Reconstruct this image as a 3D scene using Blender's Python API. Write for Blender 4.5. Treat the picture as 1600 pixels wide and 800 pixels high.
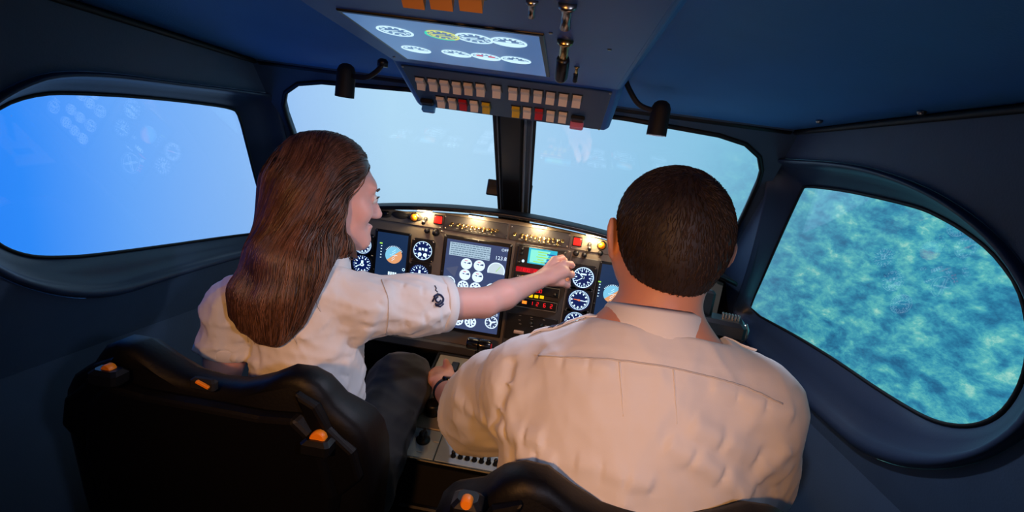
import bpy, bmesh, math, random
import numpy as np
from math import sin, cos, pi, radians, sqrt, atan2
from mathutils import Matrix, Vector, noise as mnoise

for _o in list(bpy.data.objects):
    bpy.data.objects.remove(_o, do_unlink=True)
SC = bpy.context.scene
COL = SC.collection
random.seed(7)
RNG = np.random.default_rng(11)

# ---------------------------------------------------------------- camera
FPX = 800.0
YAW, PIT, ROL = radians(4.2), radians(11.0), radians(8.0)
CAM = np.array([0.13, 0.0, 1.25])
_R = np.array([cos(YAW), sin(YAW), 0]); _H = np.array([-sin(YAW), cos(YAW), 0]); _Z = np.array([0, 0, 1.0])
_F = cos(PIT) * _H - sin(PIT) * _Z
_U = sin(PIT) * _H + cos(PIT) * _Z
CX = cos(ROL) * _R + sin(ROL) * _U
CY = -sin(ROL) * _R + cos(ROL) * _U
cam_data = bpy.data.cameras.new('camera')
cam_data.lens = 36.0 * FPX / 1600.0
cam_data.sensor_width = 36.0
cam_data.clip_start = 0.02
cam = bpy.data.objects.new('camera', cam_data)
COL.objects.link(cam)
_m = Matrix.Identity(4)
for _i in range(3):
    _m[_i][0], _m[_i][1], _m[_i][2], _m[_i][3] = CX[_i], CY[_i], -_F[_i], CAM[_i]
cam.matrix_world = _m
SC.camera = cam

# ---------------------------------------------------------------- world, lights, exposure
world = bpy.data.worlds.new('world'); SC.world = world
world.use_nodes = True
world.node_tree.nodes['Background'].inputs[0].default_value = (0.004, 0.006, 0.012, 1)
world.node_tree.nodes['Background'].inputs[1].default_value = 1.0
vs = SC.view_settings
vs.view_transform = 'Standard'; vs.look = 'None'; vs.exposure = 0.0; vs.gamma = 1.0
vs.use_curve_mapping = False
SCREEN_GAIN = 1.09        # brightness of the projected picture
ADDED_WARM_W = 36.0      # unseen warm spot added for the warmth on the crew's backs
ADDED_COOL_W = 10.0       # unseen cool spot added to brighten the shirts
GOOSE_FILL_W = 7.0       # fill light added in the right gooseneck lamp
PANEL_LAMP_W = 0.30      # each small lamp under the glareshield

# ---------------------------------------------------------------- pixel helpers (photo is 1600x800)
def ray(x, y): return _F + CX * (x - 800) / FPX - CY * (y - 400) / FPX
def atd(x, y, d): return CAM + ray(x, y) * d
def onplane(x, y, p0, n):
    v = ray(x, y); n = np.asarray(n, float)
    return CAM + v * (np.dot(np.asarray(p0, float) - CAM, n) / np.dot(v, n))

# ---------------------------------------------------------------- materials
def lin(c):
    o = []
    for v in c[:3]:
        v = v / 255.0
        o.append(v / 12.92 if v <= 0.04045 else ((v + 0.055) / 1.055) ** 2.4)
    return (o[0], o[1], o[2], 1.0)
MATS = {}
def mat(name, rgb, rough=0.5, metal=0.0, emit=None, es=0.0, bump=None, var=None, spec=0.5, sss=0.0, aniso=None, sheen=0):
    """rgb 0-255. bump=(scale,strength,distance). var=(scale,amount) colour variation"""
    if name in MATS: return MATS[name]
    m = bpy.data.materials.new(name); m.use_nodes = True
    nt = m.node_tree; b = nt.nodes['Principled BSDF']
    b.inputs['Base Color'].default_value = lin(rgb)
    b.inputs['Roughness'].default_value = rough
    b.inputs['Metallic'].default_value = metal
    b.inputs['Specular IOR Level'].default_value = spec
    if sss:
        b.inputs['Subsurface Weight'].default_value = sss
        b.inputs['Subsurface Radius'].default_value = (0.012, 0.005, 0.003)
        b.inputs['Subsurface Scale'].default_value = 0.6
    if sheen: b.inputs['Sheen Weight'].default_value = sheen
    if emit is not None:
        b.inputs['Emission Color'].default_value = lin(emit)
        b.inputs['Emission Strength'].default_value = es
    tc = None
    if bump or var:
        tc = nt.nodes.new('ShaderNodeTexCoord')
    if var:
        n = nt.nodes.new('ShaderNodeTexNoise'); n.inputs['Scale'].default_value = var[0]; n.inputs['Detail'].default_value = 5
        r = nt.nodes.new('ShaderNodeMapRange'); r.inputs['To Min'].default_value = 1 - var[1]; r.inputs['To Max'].default_value = 1 + var[1]
        mx = nt.nodes.new('ShaderNodeMix'); mx.data_type = 'RGBA'; mx.blend_type = 'MULTIPLY'; mx.inputs[0].default_value = 1
        mx.inputs[6].default_value = lin(rgb)
        nt.links.new(tc.outputs['Object'], n.inputs['Vector'])
        nt.links.new(n.outputs['Fac'], r.inputs['Value'])
        nt.links.new(r.outputs[0], mx.inputs[7]); nt.links.new(mx.outputs[2], b.inputs['Base Color'])
    if bump:
        n = nt.nodes.new('ShaderNodeTexNoise'); n.inputs['Scale'].default_value = bump[0]; n.inputs['Detail'].default_value = 4
        bp = nt.nodes.new('ShaderNodeBump'); bp.inputs['Strength'].default_value = bump[1]; bp.inputs['Distance'].default_value = bump[2]
        nt.links.new(tc.outputs['Object'], n.inputs['Vector'])
        nt.links.new(n.outputs['Fac'], bp.inputs['Height']); nt.links.new(bp.outputs[0], b.inputs['Normal'])
    MATS[name] = m
    return m
def emis(name, rgb, s=1.0):
    if name in MATS: return MATS[name]
    m = bpy.data.materials.new(name); m.use_nodes = True
    nt = m.node_tree; nt.nodes.remove(nt.nodes['Principled BSDF'])
    e = nt.nodes.new('ShaderNodeEmission'); e.inputs[0].default_value = lin(rgb); e.inputs[1].default_value = s
    nt.links.new(e.outputs[0], nt.nodes['Material Output'].inputs[0])
    MATS[name] = m
    return m

# ---------------------------------------------------------------- object helpers
WORLD = {}
def _link(o, M, parent=None):
    COL.objects.link(o)
    M = M.copy() if M is not None else Matrix.Identity(4)
    if parent is not None:
        o.parent = parent
        o.matrix_basis = WORLD[parent.name].inverted() @ M
    else:
        o.matrix_basis = M
    WORLD[o.name] = M
    return o
def tag(o, label=None, cat=None, group=None, kind=None):
    if label: o['label'] = label
    if cat: o['category'] = cat
    if group: o['group'] = group
    if kind: o['kind'] = kind
    return o
def thing(name, loc, label, cat, group=None):
    o = bpy.data.objects.new(name, None); o.empty_display_size = 0.05
    _link(o, Matrix.Translation(Vector(loc)))
    return tag(o, label, cat, group)
class MB:
    """mesh accumulator in local coordinates"""
    def __init__(s): s.v = []; s.f = []
    def add(s, vs, fs):
        o = len(s.v); s.v += [tuple(map(float, p)) for p in vs]; s.f += [tuple(i + o for i in f) for f in fs]; return s
    def box(s, c, d, bev=0.0, M=None):
        x, y, z = d[0] / 2, d[1] / 2, d[2] / 2
        if bev <= 0:
            vs = [(i * x, j * y, k * z) for k in (-1, 1) for j in (-1, 1) for i in (-1, 1)]
            fs = [(0, 2, 3, 1), (4, 5, 7, 6), (0, 1, 5, 4), (2, 6, 7, 3), (0, 4, 6, 2), (1, 3, 7, 5)]
        else:
            b = min(bev, x * .95, y * .95, z * .95)
            def ring(inset, zz): return [(-x + inset + (b if q in (0,) else 0), 0, 0) for q in ()]
            def oct_(ix, zz):
                X, Y = x - ix, y - ix
                c_ = b * 0.8
                return [(-X + c_, -Y, zz), (X - c_, -Y, zz), (X, -Y + c_, zz), (X, Y - c_, zz), (X - c_, Y, zz), (-X + c_, Y, zz), (-X, Y - c_, zz), (-X, -Y + c_, zz)]
            rings = [oct_(b, -z), oct_(0, -z + b), oct_(0, z - b), oct_(b, z)]
            vs = [p for r in rings for p in r]; fs = [tuple(range(7, -1, -1)), tuple(range(24, 32))]
            for r in range(3):
                for i in range(8):
                    j = (i + 1) % 8
                    fs.append((r * 8 + i, r * 8 + j, r * 8 + 8 + j, r * 8 + 8 + i))
        if M is not None: vs = [tuple(M @ Vector(p)) for p in vs]
        return s.add([(p[0] + c[0], p[1] + c[1], p[2] + c[2]) for p in vs], fs)
    def tube(s, pts, r, n=8, cap=True):
        pts = [np.asarray(p, float) for p in pts]
        rs = r if hasattr(r, '__len__') else [r] * len(pts)
        vs, fs = [], []
        t0 = pts[1] - pts[0]
        ref = np.array([0, 0, 1.0]) if abs(t0[2]) < 0.8 * np.linalg.norm(t0) else np.array([1.0, 0, 0])
        for i, p in enumerate(pts):
            a = pts[max(i - 1, 0)]; b = pts[min(i + 1, len(pts) - 1)]
            t = b - a; t = t / (np.linalg.norm(t) + 1e-9)
            u = ref - t * np.dot(ref, t); u /= np.linalg.norm(u) + 1e-9; ref = u
            w = np.cross(t, u)
            for k in range(n):
                an = 2 * pi * k / n
                vs.append(p + rs[i] * (u * cos(an) + w * sin(an)))
        for i in range(len(pts) - 1):
            for k in range(n):
                j = (k + 1) % n
                fs.append((i * n + k, i * n + j, i * n + n + j, i * n + n + k))
        if cap:
            fs.append(tuple(range(n - 1, -1, -1))); fs.append(tuple((len(pts) - 1) * n + k for k in range(n)))
        return s.add(vs, fs)
    def lathe(s, prof, n=20, c=(0, 0, 0), M=None, a0=0, a1=2 * pi):
        """prof: list of (r,z); about local z"""
        vs, fs = [], []
        full = abs(a1 - a0 - 2 * pi) < 1e-6
        m = n if full else n + 1
        for (r, z) in prof:
            for k in range(m):
                a = a0 + (a1 - a0) * k / n
                vs.append((r * cos(a), r * sin(a), z))
        for i in range(len(prof) - 1):
            for k in range(n):
                j = (k + 1) % m
                fs.append((i * m + k, i * m + j, i * m + m + j, i * m + m + k))
        if full:
            if prof[0][0] > 1e-6: fs.append(tuple(range(m - 1, -1, -1)))
            if prof[-1][0] > 1e-6: fs.append(tuple((len(prof) - 1) * m + k for k in range(m)))
        if M is not None: vs = [tuple(M @ Vector(p)) for p in vs]
        return s.add([(p[0] + c[0], p[1] + c[1], p[2] + c[2]) for p in vs], fs)
    def ring(s, c, r0, r1, z0, z1, n=32, a0=0, a1=2 * pi):
        """flat annulus with thickness, local z up"""
        full = abs(a1 - a0 - 2 * pi) < 1e-6
        prof = [(r0, z0), (r1, z0), (r1, z1), (r0, z1), (r0, z0)]
        vs, fs = [], []
        m = n if full else n + 1
        for (r, z) in prof[:4]:
            for k in range(m):
                a = a0 + (a1 - a0) * k / n
                vs.append((c[0] + r * cos(a), c[1] + r * sin(a), c[2] + z))
        for i in range(4):
            i2 = (i + 1) % 4
            for k in range(n):
                j = (k + 1) % m
                fs.append((i * m + k, i * m + j, i2 * m + j, i2 * m + k))
        if not full:
            fs.append((0, m, 2 * m, 3 * m)); e = m - 1; fs.append((e, 3 * m + e, 2 * m + e, m + e))
        return s.add(vs, fs)
    def poly(s, pts, z0, z1):
        """extrude a 2d outline (ccw) from z0 to z1"""
        n = len(pts)
        vs = [(p[0], p[1], z0) for p in pts] + [(p[0], p[1], z1) for p in pts]
        fs = [tuple(range(n - 1, -1, -1)), tuple(range(n, 2 * n))] + [(i, (i + 1) % n, n + (i + 1) % n, n + i) for i in range(n)]
        return s.add(vs, fs)
    def mesh(s, name, m, smooth=False):
        me = bpy.data.meshes.new(name); me.from_pydata(s.v, [], s.f)
        if m is not None: me.materials.append(m)
        if smooth:
            me.polygons.foreach_set('use_smooth', [True] * len(me.polygons))
        me.update(); return me
    def build(s, name, m, parent=None, M=None, smooth=False, angle=None):
        me = s.mesh(name, m, smooth or angle is not None)
        o = bpy.data.objects.new(name, me)
        if angle is not None: me.set_sharp_from_angle(angle=radians(angle))
        return _link(o, M, parent)
def inst(name, me, M, parent=None):
    return _link(bpy.data.objects.new(name, me), M, parent)
def bevel(o, w, seg=2):
    b = o.modifiers.new('bevel', 'BEVEL'); b.width = w; b.segments = seg; b.limit_method = 'ANGLE'; b.angle_limit = radians(35)
    return o
def frameM(o, u, v, n):
    """matrix whose local x,y,z are u,v,n at o"""
    M = Matrix.Identity(4)
    for i in range(3): M[i][0], M[i][1], M[i][2], M[i][3] = u[i], v[i], n[i], o[i]
    return M
def nrm(v): v = np.asarray(v, float); return v / np.linalg.norm(v)
def curve_pts(ctrl, n):
    """Catmull-Rom through control points"""
    c = [np.asarray(p, float) for p in ctrl]; c = [2 * c[0] - c[1]] + c + [2 * c[-1] - c[-2]]
    out = []; k = len(c) - 3
    for i in range(n):
        t = k * i / (n - 1); j = min(int(t), k - 1); t -= j
        p0, p1, p2, p3 = c[j:j + 4]
        out.append(0.5 * ((2 * p1) + (p2 - p0) * t + (2 * p0 - 5 * p1 + 4 * p2 - p3) * t * t + (3 * p1 - p0 - 3 * p2 + p3) * t ** 3))
    return out

def text_mesh(name, s, size, m, thick=0.0003):
    cu = bpy.data.curves.new('tx', 'FONT'); cu.body = s; cu.size = size; cu.align_x = 'CENTER'; cu.align_y = 'CENTER'; cu.extrude = thick; cu.resolution_u = 2
    o = bpy.data.objects.new('tx', cu); COL.objects.link(o)
    dg = bpy.context.evaluated_depsgraph_get()
    me = bpy.data.meshes.new_from_object(o.evaluated_get(dg)); me.name = name
    bpy.data.objects.remove(o); bpy.data.curves.remove(cu)
    me.materials.clear(); me.materials.append(m)
    return me

# ================================================================ MATERIALS
M_WALL = mat('wall_vinyl', (62, 86, 112), 0.62, bump=(260, 0.18, 0.002), var=(14, 0.12))
M_CEIL = mat('ceiling_vinyl', (58, 138, 212), 0.6, bump=(330, 0.2, 0.002), var=(9, 0.1))
M_BEZ = mat('window_surround_vinyl', (44, 62, 88), 0.42, bump=(200, 0.08, 0.002))
M_FLOOR = mat('floor_carpet', (14, 14, 16), 0.95, bump=(600, 0.6, 0.004))
M_BLACK = mat('black_plastic', (12, 12, 14), 0.38)
M_BLACKM = mat('black_matt', (6, 6, 8), 0.7)
M_RUB = mat('black_rubber', (14, 14, 16), 0.6)
M_METAL = mat('panel_metal', (112, 102, 88), 0.45, 0.0, bump=(90, 0.05, 0.001), var=(22, 0.1))
M_METALD = mat('panel_metal_dark', (66, 64, 62), 0.5, 0.0, bump=(150, 0.05, 0.001))
M_RADIO = mat('radio_black', (20, 20, 22), 0.45)
M_SCREW = mat('steel_screw', (170, 165, 155), 0.3, 1.0)
M_BRASS = mat('brass_toggle', (205, 170, 110), 0.25, 1.0)
M_OVER = mat('overhead_paint', (22, 94, 176), 0.5, 0.0, var=(18, 0.06))
M_OVERD = mat('overhead_paint_dark', (44, 74, 106), 0.5, 0.0)
M_LEATH = mat('black_leather', (5, 5, 8), 0.5, bump=(180, 0.15, 0.002), spec=0.25)
M_ORANGE = mat('orange_plastic', (240, 135, 20), 0.45, emit=(240, 120, 10), es=0.0)
M_CREAM = mat('cream_rocker', (235, 215, 190), 0.45)
M_RED = mat('red_rocker', (190, 25, 35), 0.4)
M_YEL = mat('yellow_rocker', (215, 175, 30), 0.4)
M_SEAL = mat('grey_seal', (120, 135, 145), 0.45)
M_REDL = mat('red_lamp', (200, 15, 10), 0.4, emit=(235, 20, 12), es=0.9)
M_AMBER = mat('amber_knob', (225, 130, 20), 0.3, emit=(230, 110, 10), es=0.25)
E_WHITE = emis('dial_white', (205, 235, 255), 1.5)
E_WARM = emis('lamp_strip', (255, 226, 180), 7.0)
E_YEL = emis('radio_yellow', (255, 205, 20), 1.1)
E_REDD = emis('radio_red', (255, 30, 40), 1.1)
E_ORD = emis('radio_orange', (255, 130, 40), 1.6)
M_DIAL = mat('dial_blue', (6, 12, 34), 0.25, emit=(10, 32, 100), es=0.7)
M_SCR = mat('screen_slate', (14, 16, 26), 0.2, emit=(66, 80, 122), es=0.85)
M_SCRP = mat('screen_pfd', (10, 14, 22), 0.2, emit=(30, 56, 96), es=0.7)
E_SKYB = emis('attitude_sky', (130, 205, 240), 1.0)
E_EARTH = emis('attitude_earth', (235, 165, 115), 1.0)
E_CYAN = emis('radio_cyan', (60, 190, 220), 1.0)
E_CYANL = emis('radio_cyan_light', (140, 240, 220), 1.1)
E_GRN = emis('radio_green', (170, 235, 90), 1.0)
E_BLUEL = emis('radio_blue_line', (50, 110, 190), 0.9)
E_ORNG = emis('dial_orange', (255, 120, 50), 1.3)

def glass_material():
    m = bpy.data.materials.new('window_glass'); m.use_nodes = True
    nt = m.node_tree; nt.nodes.remove(nt.nodes['Principled BSDF'])
    t = nt.nodes.new('ShaderNodeBsdfTransparent'); t.inputs[0].default_value = (0.97, 0.985, 0.99, 1)
    g = nt.nodes.new('ShaderNodeBsdfGlossy'); g.inputs['Roughness'].default_value = 0.015
    lw = nt.nodes.new('ShaderNodeLayerWeight'); lw.inputs[0].default_value = 0.5
    pw = nt.nodes.new('ShaderNodeMath'); pw.operation = 'POWER'; pw.inputs[1].default_value = 4.0
    f = nt.nodes.new('ShaderNodeMapRange'); f.inputs['To Min'].default_value = 0.055; f.inputs['To Max'].default_value = 0.6
    nt.links.new(lw.outputs['Facing'], pw.inputs[0]); nt.links.new(pw.outputs[0], f.inputs['Value'])
    mx = nt.nodes.new('ShaderNodeMixShader')
    nt.links.new(f.outputs[0], mx.inputs[0]); nt.links.new(t.outputs[0], mx.inputs[1]); nt.links.new(g.outputs[0], mx.inputs[2])
    nt.links.new(mx.outputs[0], nt.nodes['Material Output'].inputs[0])
    return m
M_GLASS = glass_material()

def screen_material():
    """the picture thrown on the curved screen: blue sky, haze, forest, in a steep bank"""
    m = bpy.data.materials.new('projected_scenery'); m.use_nodes = True
    nt = m.node_tree; N = nt.nodes; L = nt.links; N.remove(N['Principled BSDF'])
    tc = N.new('ShaderNodeTexCoord')
    nz = N.new('ShaderNodeVectorMath'); nz.operation = 'NORMALIZE'; L.new(tc.outputs['Object'], nz.inputs[0])
    dt = N.new('ShaderNodeVectorMath'); dt.operation = 'DOT_PRODUCT'; L.new(nz.outputs[0], dt.inputs[0])
    dt.inputs[1].default_value = tuple(nrm((-0.86, 0.0, 0.40)))
    mr = N.new('ShaderNodeMapRange'); mr.inputs['From Min'].default_value = -1; mr.inputs['From Max'].default_value = 1
    L.new(dt.outputs['Value'], mr.inputs['Value'])
    ds = N.new('ShaderNodeVectorMath'); ds.operation = 'DOT_PRODUCT'; L.new(nz.outputs[0], ds.inputs[0])
    ds.inputs[1].default_value = tuple(nrm((-0.85, -0.5, -0.12)))
    mr2 = N.new('ShaderNodeMapRange'); mr2.inputs['From Min'].default_value = -1; mr2.inputs['From Max'].default_value = 1
    L.new(ds.outputs['Value'], mr2.inputs['Value'])
    ramp = N.new('ShaderNodeValToRGB'); L.new(mr2.outputs[0], ramp.inputs[0])
    el = ramp.color_ramp.elements
    stops = [(0.0, (120, 190, 220)), (0.08, (140, 202, 232)), (0.21, (165, 210, 246)), (0.34, (184, 224, 252)), (0.43, (187, 227, 254)), (0.53, (170, 210, 255)), (0.60, (142, 192, 255)), (0.66, (122, 180, 255)), (0.70, (104, 170, 255)), (0.765, (50, 142, 254)), (0.85, (16, 116, 246)), (1.0, (10, 90, 230))]
    el[0].position, el[0].color = stops[0][0], lin(stops[0][1])
    el[1].position, el[1].color = stops[-1][0], lin(stops[-1][1])
    for p, c in stops[1:-1]:
        e = el.new(p); e.color = lin(c)
    # forest
    mp = N.new('ShaderNodeMapping'); mp.inputs['Rotation'].default_value = (0.5, 0.9, 0.2); mp.inputs['Scale'].default_value = (1.0, 0.7, 1.2)
    L.new(tc.outputs['Object'], mp.inputs['Vector'])
    n1 = N.new('ShaderNodeTexNoise'); n1.inputs['Scale'].default_value = 10.0; n1.inputs['Detail'].default_value = 5; n1.inputs['Roughness'].default_value = 0.68; n1.inputs['Distortion'].default_value = 0.15
    L.new(mp.outputs[0], n1.inputs['Vector'])
    r2 = N.new('ShaderNodeValToRGB'); L.new(n1.outputs['Fac'], r2.inputs[0])
    e2 = r2.color_ramp.elements
    e2[0].position, e2[0].color = 0.32, lin((16, 92, 136)); e2[1].position, e2[1].color = 0.74, lin((186, 236, 212))
    for p, c in ((0.42, (32, 124, 162)), (0.50, (54, 154, 180)), (0.60, (94, 190, 190))):
        e = e2.new(p); e.color = lin(c)
    n2 = N.new('ShaderNodeTexNoise'); n2.inputs['Scale'].default_value = 1.3; n2.inputs['Detail'].default_value = 2
    L.new(tc.outputs['Object'], n2.inputs['Vector'])
    msk = N.new('ShaderNodeMapRange'); msk.interpolation_type = 'SMOOTHSTEP'
    msk.inputs['From Min'].default_value = 0.38; msk.inputs['From Max'].default_value = 0.15; msk.inputs['To Max'].default_value = 0.93
    L.new(mr.outputs[0], msk.inputs['Value'])
    mx = N.new('ShaderNodeMix'); mx.data_type = 'RGBA'
    L.new(msk.outputs[0], mx.inputs[0]); L.new(ramp.outputs[0], mx.inputs[6]); L.new(r2.outputs[0], mx.inputs[7])
    e = N.new('ShaderNodeEmission'); e.inputs[1].default_value = SCREEN_GAIN
    L.new(mx.outputs[2], e.inputs[0]); L.new(e.outputs[0], N['Material Output'].inputs[0])
    return m

# ================================================================ STRUCTURE
ZC = 1.385                    # ceiling crease height
def wallX(Y, z): return 0.62 - 0.05 * (Y - 1.05) + 0.30 * (ZC - z)
WS_P0, WS_N = np.array([0, 1.60, 1.09]), nrm((0, 0.25, 0.35))     # windscreen plane
def wsY(z): return 1.60 - (z - 1.09) * 0.35 / 0.25
WALL_N = nrm(np.cross((-0.05, 1, 0), (0.30, 0, -1)))              # of the right wall
if WALL_N[0] > 0: WALL_N = -WALL_N                               # pointing inwards
REAR = -1.30

def struct(o): o['kind'] = 'structure'; return o

# floor
fl = MB(); fl.box((0, 0.3, -0.02), (2.2, 3.3, 0.04)); struct(fl.build('floor', M_FLOOR))
# rear bulkhead
rw = MB(); rw.box((0, REAR - 0.03, 0.78), (2.0, 0.06, 1.56)); struct(rw.build('wall_rear', M_WALL))

def fill_with_holes(outer, holes, to3d):
    bm = bmesh.new(); edges = []
    for loop in [outer] + holes:
        vsx = [bm.verts.new(tuple(to3d(p))) for p in loop]
        for i in range(len(vsx)): edges.append(bm.edges.new((vsx[i], vsx[(i + 1) % len(vsx)])))
    bmesh.ops.triangle_fill(bm, use_beauty=True, use_dissolve=False, edges=edges)
    return bm
def bm_obj(name, bm, m, parent=None, solid=0.0, off=0):
    me = bpy.data.meshes.new(name); bm.to_mesh(me); bm.free(); me.materials.append(m)
    o = bpy.data.objects.new(name, me); _link(o, None, parent)
    if solid:
        s = o.modifiers.new('s', 'SOLIDIFY'); s.thickness = solid; s.offset = off
    return o
def polar(pts, c, n):
    """resample a closed 2d outline at n even angles about c (smooth closed Catmull-Rom first)"""
    P = np.array(pts, float); k = len(P); dense = []
    for i in range(k):
        p0, p1, p2, p3 = P[i - 1], P[i], P[(i + 1) % k], P[(i + 2) % k]
        for t in np.linspace(0, 1, 8, endpoint=False):
            dense.append(0.5 * ((2 * p1) + (p2 - p0) * t + (2 * p0 - 5 * p1 + 4 * p2 - p3) * t * t + (3 * p1 - p0 - 3 * p2 + p3) * t ** 3))
    D = np.array(dense); a = np.arctan2(D[:, 1] - c[1], D[:, 0] - c[0]); r = np.hypot(D[:, 0] - c[0], D[:, 1] - c[1])
    o = np.argsort(a); a, r = a[o], r[o]
    a = np.concatenate([a - 2 * pi, a, a + 2 * pi]); r = np.concatenate([r, r, r])
    q = np.linspace(-pi, pi, n, endpoint=False); rr = np.interp(q, a, r)
    return np.stack([c[0] + rr * np.cos(q), c[1] + rr * np.sin(q)], 1)

GL_L = [(360,170),(300,160),(200,150),(100,145),(60,147),(30,153),(0,165),(-30,187),(-50,222),(-58,270),(-52,320),(-30,360),(0,384),(30,396),(60,401),(100,401),(150,397),(250,384),(350,370),(405,363),(417,359),(419,350),(400,290),(383,225),(372,185)]
OUT_L = [(425,148),(400,143),(287,129),(200,117),(144,112),(90,112),(50,120),(0,143),(-40,172),(-75,217),(-90,280),(-82,345),(-48,402),(0,432),(40,449),(90,462),(140,466),(190,459),(250,440),(330,415),(400,396),(455,381),(472,372),(474,355),(462,300),(447,232),(434,172)]
GL_R = [(1265,292),(1320,298),(1380,310),(1440,325),(1475,340),(1510,360),(1550,390),(1580,425),(1598,455),(1610,500),(1612,550),(1600,600),(1575,640),(1545,660),(1510,666),(1470,660),(1430,642),(1370,605),(1300,558),(1240,522),(1190,495),(1177,487),(1175,478),(1195,432),(1220,375),(1245,320),(1256,298)]
OUT_R = [(1200,247),(1240,249),(1300,253),(1350,260),(1400,274),(1450,294),(1500,322),(1550,360),(1590,402),(1630,465),(1655,540),(1650,612),(1620,668),(1575,702),(1530,722),(1470,733),(1405,728),(1350,707),(1310,676),(1262,632),(1210,580),(1165,530),(1148,500),(1150,485),(1168,440),(1188,370),(1203,296),(1200,262)]
walls = {}
def side(sgn, glass_px, out_px, wname, wall_label):
    n_in = WALL_N * np.array([sgn, 1, 1])
    p0 = np.array([sgn * wallX(1.05, ZC), 1.05, ZC])
    def trace(px, off): return [onplane(x, y, p0 - n_in * off, n_in) for x, y in px]
    DEP = 0.05
    g3 = trace(glass_px, DEP); o3 = trace(out_px, 0.0)
    c = np.mean([(p[1], p[2]) for p in g3], 0)
    N = 120
    g2 = polar([(p[1], p[2]) for p in g3], c, N); o2 = polar([(p[1], p[2]) for p in o3], c, N)
    def X(Y, z, off):                                  # point on plane shifted outwards by off
        q = np.array([sgn * wallX(Y, z), Y, z]); return q
    def P(Y, z, off):
        # keep (Y,z) of the traced point: intersect the shifted plane along X
        return np.array([sgn * wallX(Y, z) - n_in[0] * off + 0 * Y, Y, z]) if abs(n_in[0]) < 0 else np.array([sgn * wallX(Y, z) + sgn * off / abs(n_in[0]), Y, z])
    # wall: upper raked part with the opening
    fz = 1.0
    outer = [(REAR, ZC + 0.02), (wsY(ZC + 0.02), ZC + 0.02), (wsY(fz), fz), (wsY(fz), 0.72), (REAR, 0.72)]
    bm = fill_with_holes(outer, [list(map(tuple, o2))], lambda q: P(q[0], q[1], 0))
    lo = [bm.verts.new((sgn * wallX(Y, 0.72), Y, 0.72)) for Y in (REAR, wsY(fz))]
    lb = [bm.verts.new((sgn * (wallX(Y, 0.72) - 0.04), Y, 0.0)) for Y in (REAR, wsY(fz))]
    bm.faces.new((lo[0], lo[1], lb[1], lb[0]))
    w = bm_obj('wall_' + wname, bm, M_WALL); struct(w); walls[sgn] = w
    # window: surround lofted from the wall to the glass
    prof = [(0.0, -0.001), (0.015, 0.007), (0.05, 0.0115), (0.12, 0.012), (0.20, 0.008), (0.28, -0.004), (0.36, -0.014), (0.60, -0.026), (0.88, -0.040), (0.95, -0.047), (1.0, -0.0495)]
    mb = MB(); vs = []
    for t, h in prof:
        for i in range(N):
            q = o2[i] * (1 - t) + g2[i] * t
            vs.append(P(q[0], q[1], -h))
    fs = []
    for r in range(len(prof) - 1):
        for i in range(N):
            j = (i + 1) % N; f = (r * N + i, r * N + j, r * N + N + j, r * N + N + i)
            fs.append(f if sgn < 0 else f[::-1])
    mb.add(vs, fs)
    wi = bpy.data.objects.new('window_%d' % (1 if sgn < 0 else 4), None); _link(wi, Matrix.Translation(Vector((sgn * wallX(c[0], c[1]), c[0], c[1])))); struct(wi)
    mb.build('surround', M_BEZ, wi, smooth=True)
    # rubber seal just inside the opening
    sl = MB(); ring = [P(q[0], q[1], 0.046) for q in g2]
    sl.tube(ring + [ring[0]], 0.0035, 6, cap=False); sl.build('seal', M_RUB, wi, smooth=True)
    gp = MB(); a = [P(*(c + (q - c) * 1.02), 0.050) for q in g2]; b = [p + np.array([sgn * 0.004, 0, 0]) for p in a]
    gp.add(a + b, [tuple(range(N)), tuple(range(2 * N - 1, N - 1, -1))] + [(i, N + i, N + (i + 1) % N, (i + 1) % N) for i in range(N)])
    gp.build('pane', M_GLASS, wi)
    return w
side(-1, GL_L, OUT_L, 'left', '')
side(1, GL_R, OUT_R, 'right', '')

# windscreen frame
HOLE = [(0.047, 1.374), (0.25, 1.374), (0.46, 1.366), (0.525, 1.356), (0.572, 1.334), (0.598, 1.306), (0.612, 1.275), (0.634, 1.2), (0.664, 1.09), (0.668, 1.0), (0.047, 1.0)]
def ws3(q): return (q[0], wsY(q[1]), q[1])
FT = ZC + 0.012
outer = [(-wallX(wsY(FT), FT) - .004, FT), (wallX(wsY(FT), FT) + .004, FT), (wallX(wsY(0.95), 0.95) + .004, 0.95), (-wallX(wsY(0.95), 0.95) - .004, 0.95)]
bm = fill_with_holes(outer, [HOLE, [(-x, z) for x, z in HOLE]], ws3)
wf = bm_obj('wall_front', bm, M_WALL, solid=0.02, off=0); struct(wf)
# firewall below the windscreen, behind the instrument panel
fw = MB(); fw.box((0, 1.738, 0.49), (1.62, 0.03, 1.02)); fw.build('firewall', M_BLACKM, wf)
# rounded lip around each windscreen opening, pane
for sgn, nm in ((-1, 'window_2'), (1, 'window_3')):
    pts = [np.array(ws3((sgn * x, z))) - WS_N * 0.011 for x, z in HOLE]
    wi = bpy.data.objects.new(nm, None); _link(wi, Matrix.Translation(Vector(ws3((sgn * 0.33, 1.19))))); struct(wi)
    mb = MB(); mb.tube(pts + [pts[0]], 0.006, 6, cap=False); mb.build('seal', M_RUB, wi, smooth=True)
    a = [np.array(ws3((sgn * x, z))) + WS_N * 0.006 for x, z in HOLE]; b = [p + WS_N * 0.004 for p in a]; n = len(a)
    gp = MB(); gp.add(a + b, [tuple(range(n)), tuple(range(2 * n - 1, n - 1, -1))] + [(i, n + i, n + (i + 1) % n, (i + 1) % n) for i in range(n)])
    gp.build('pane', M_GLASS, wi)
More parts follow.
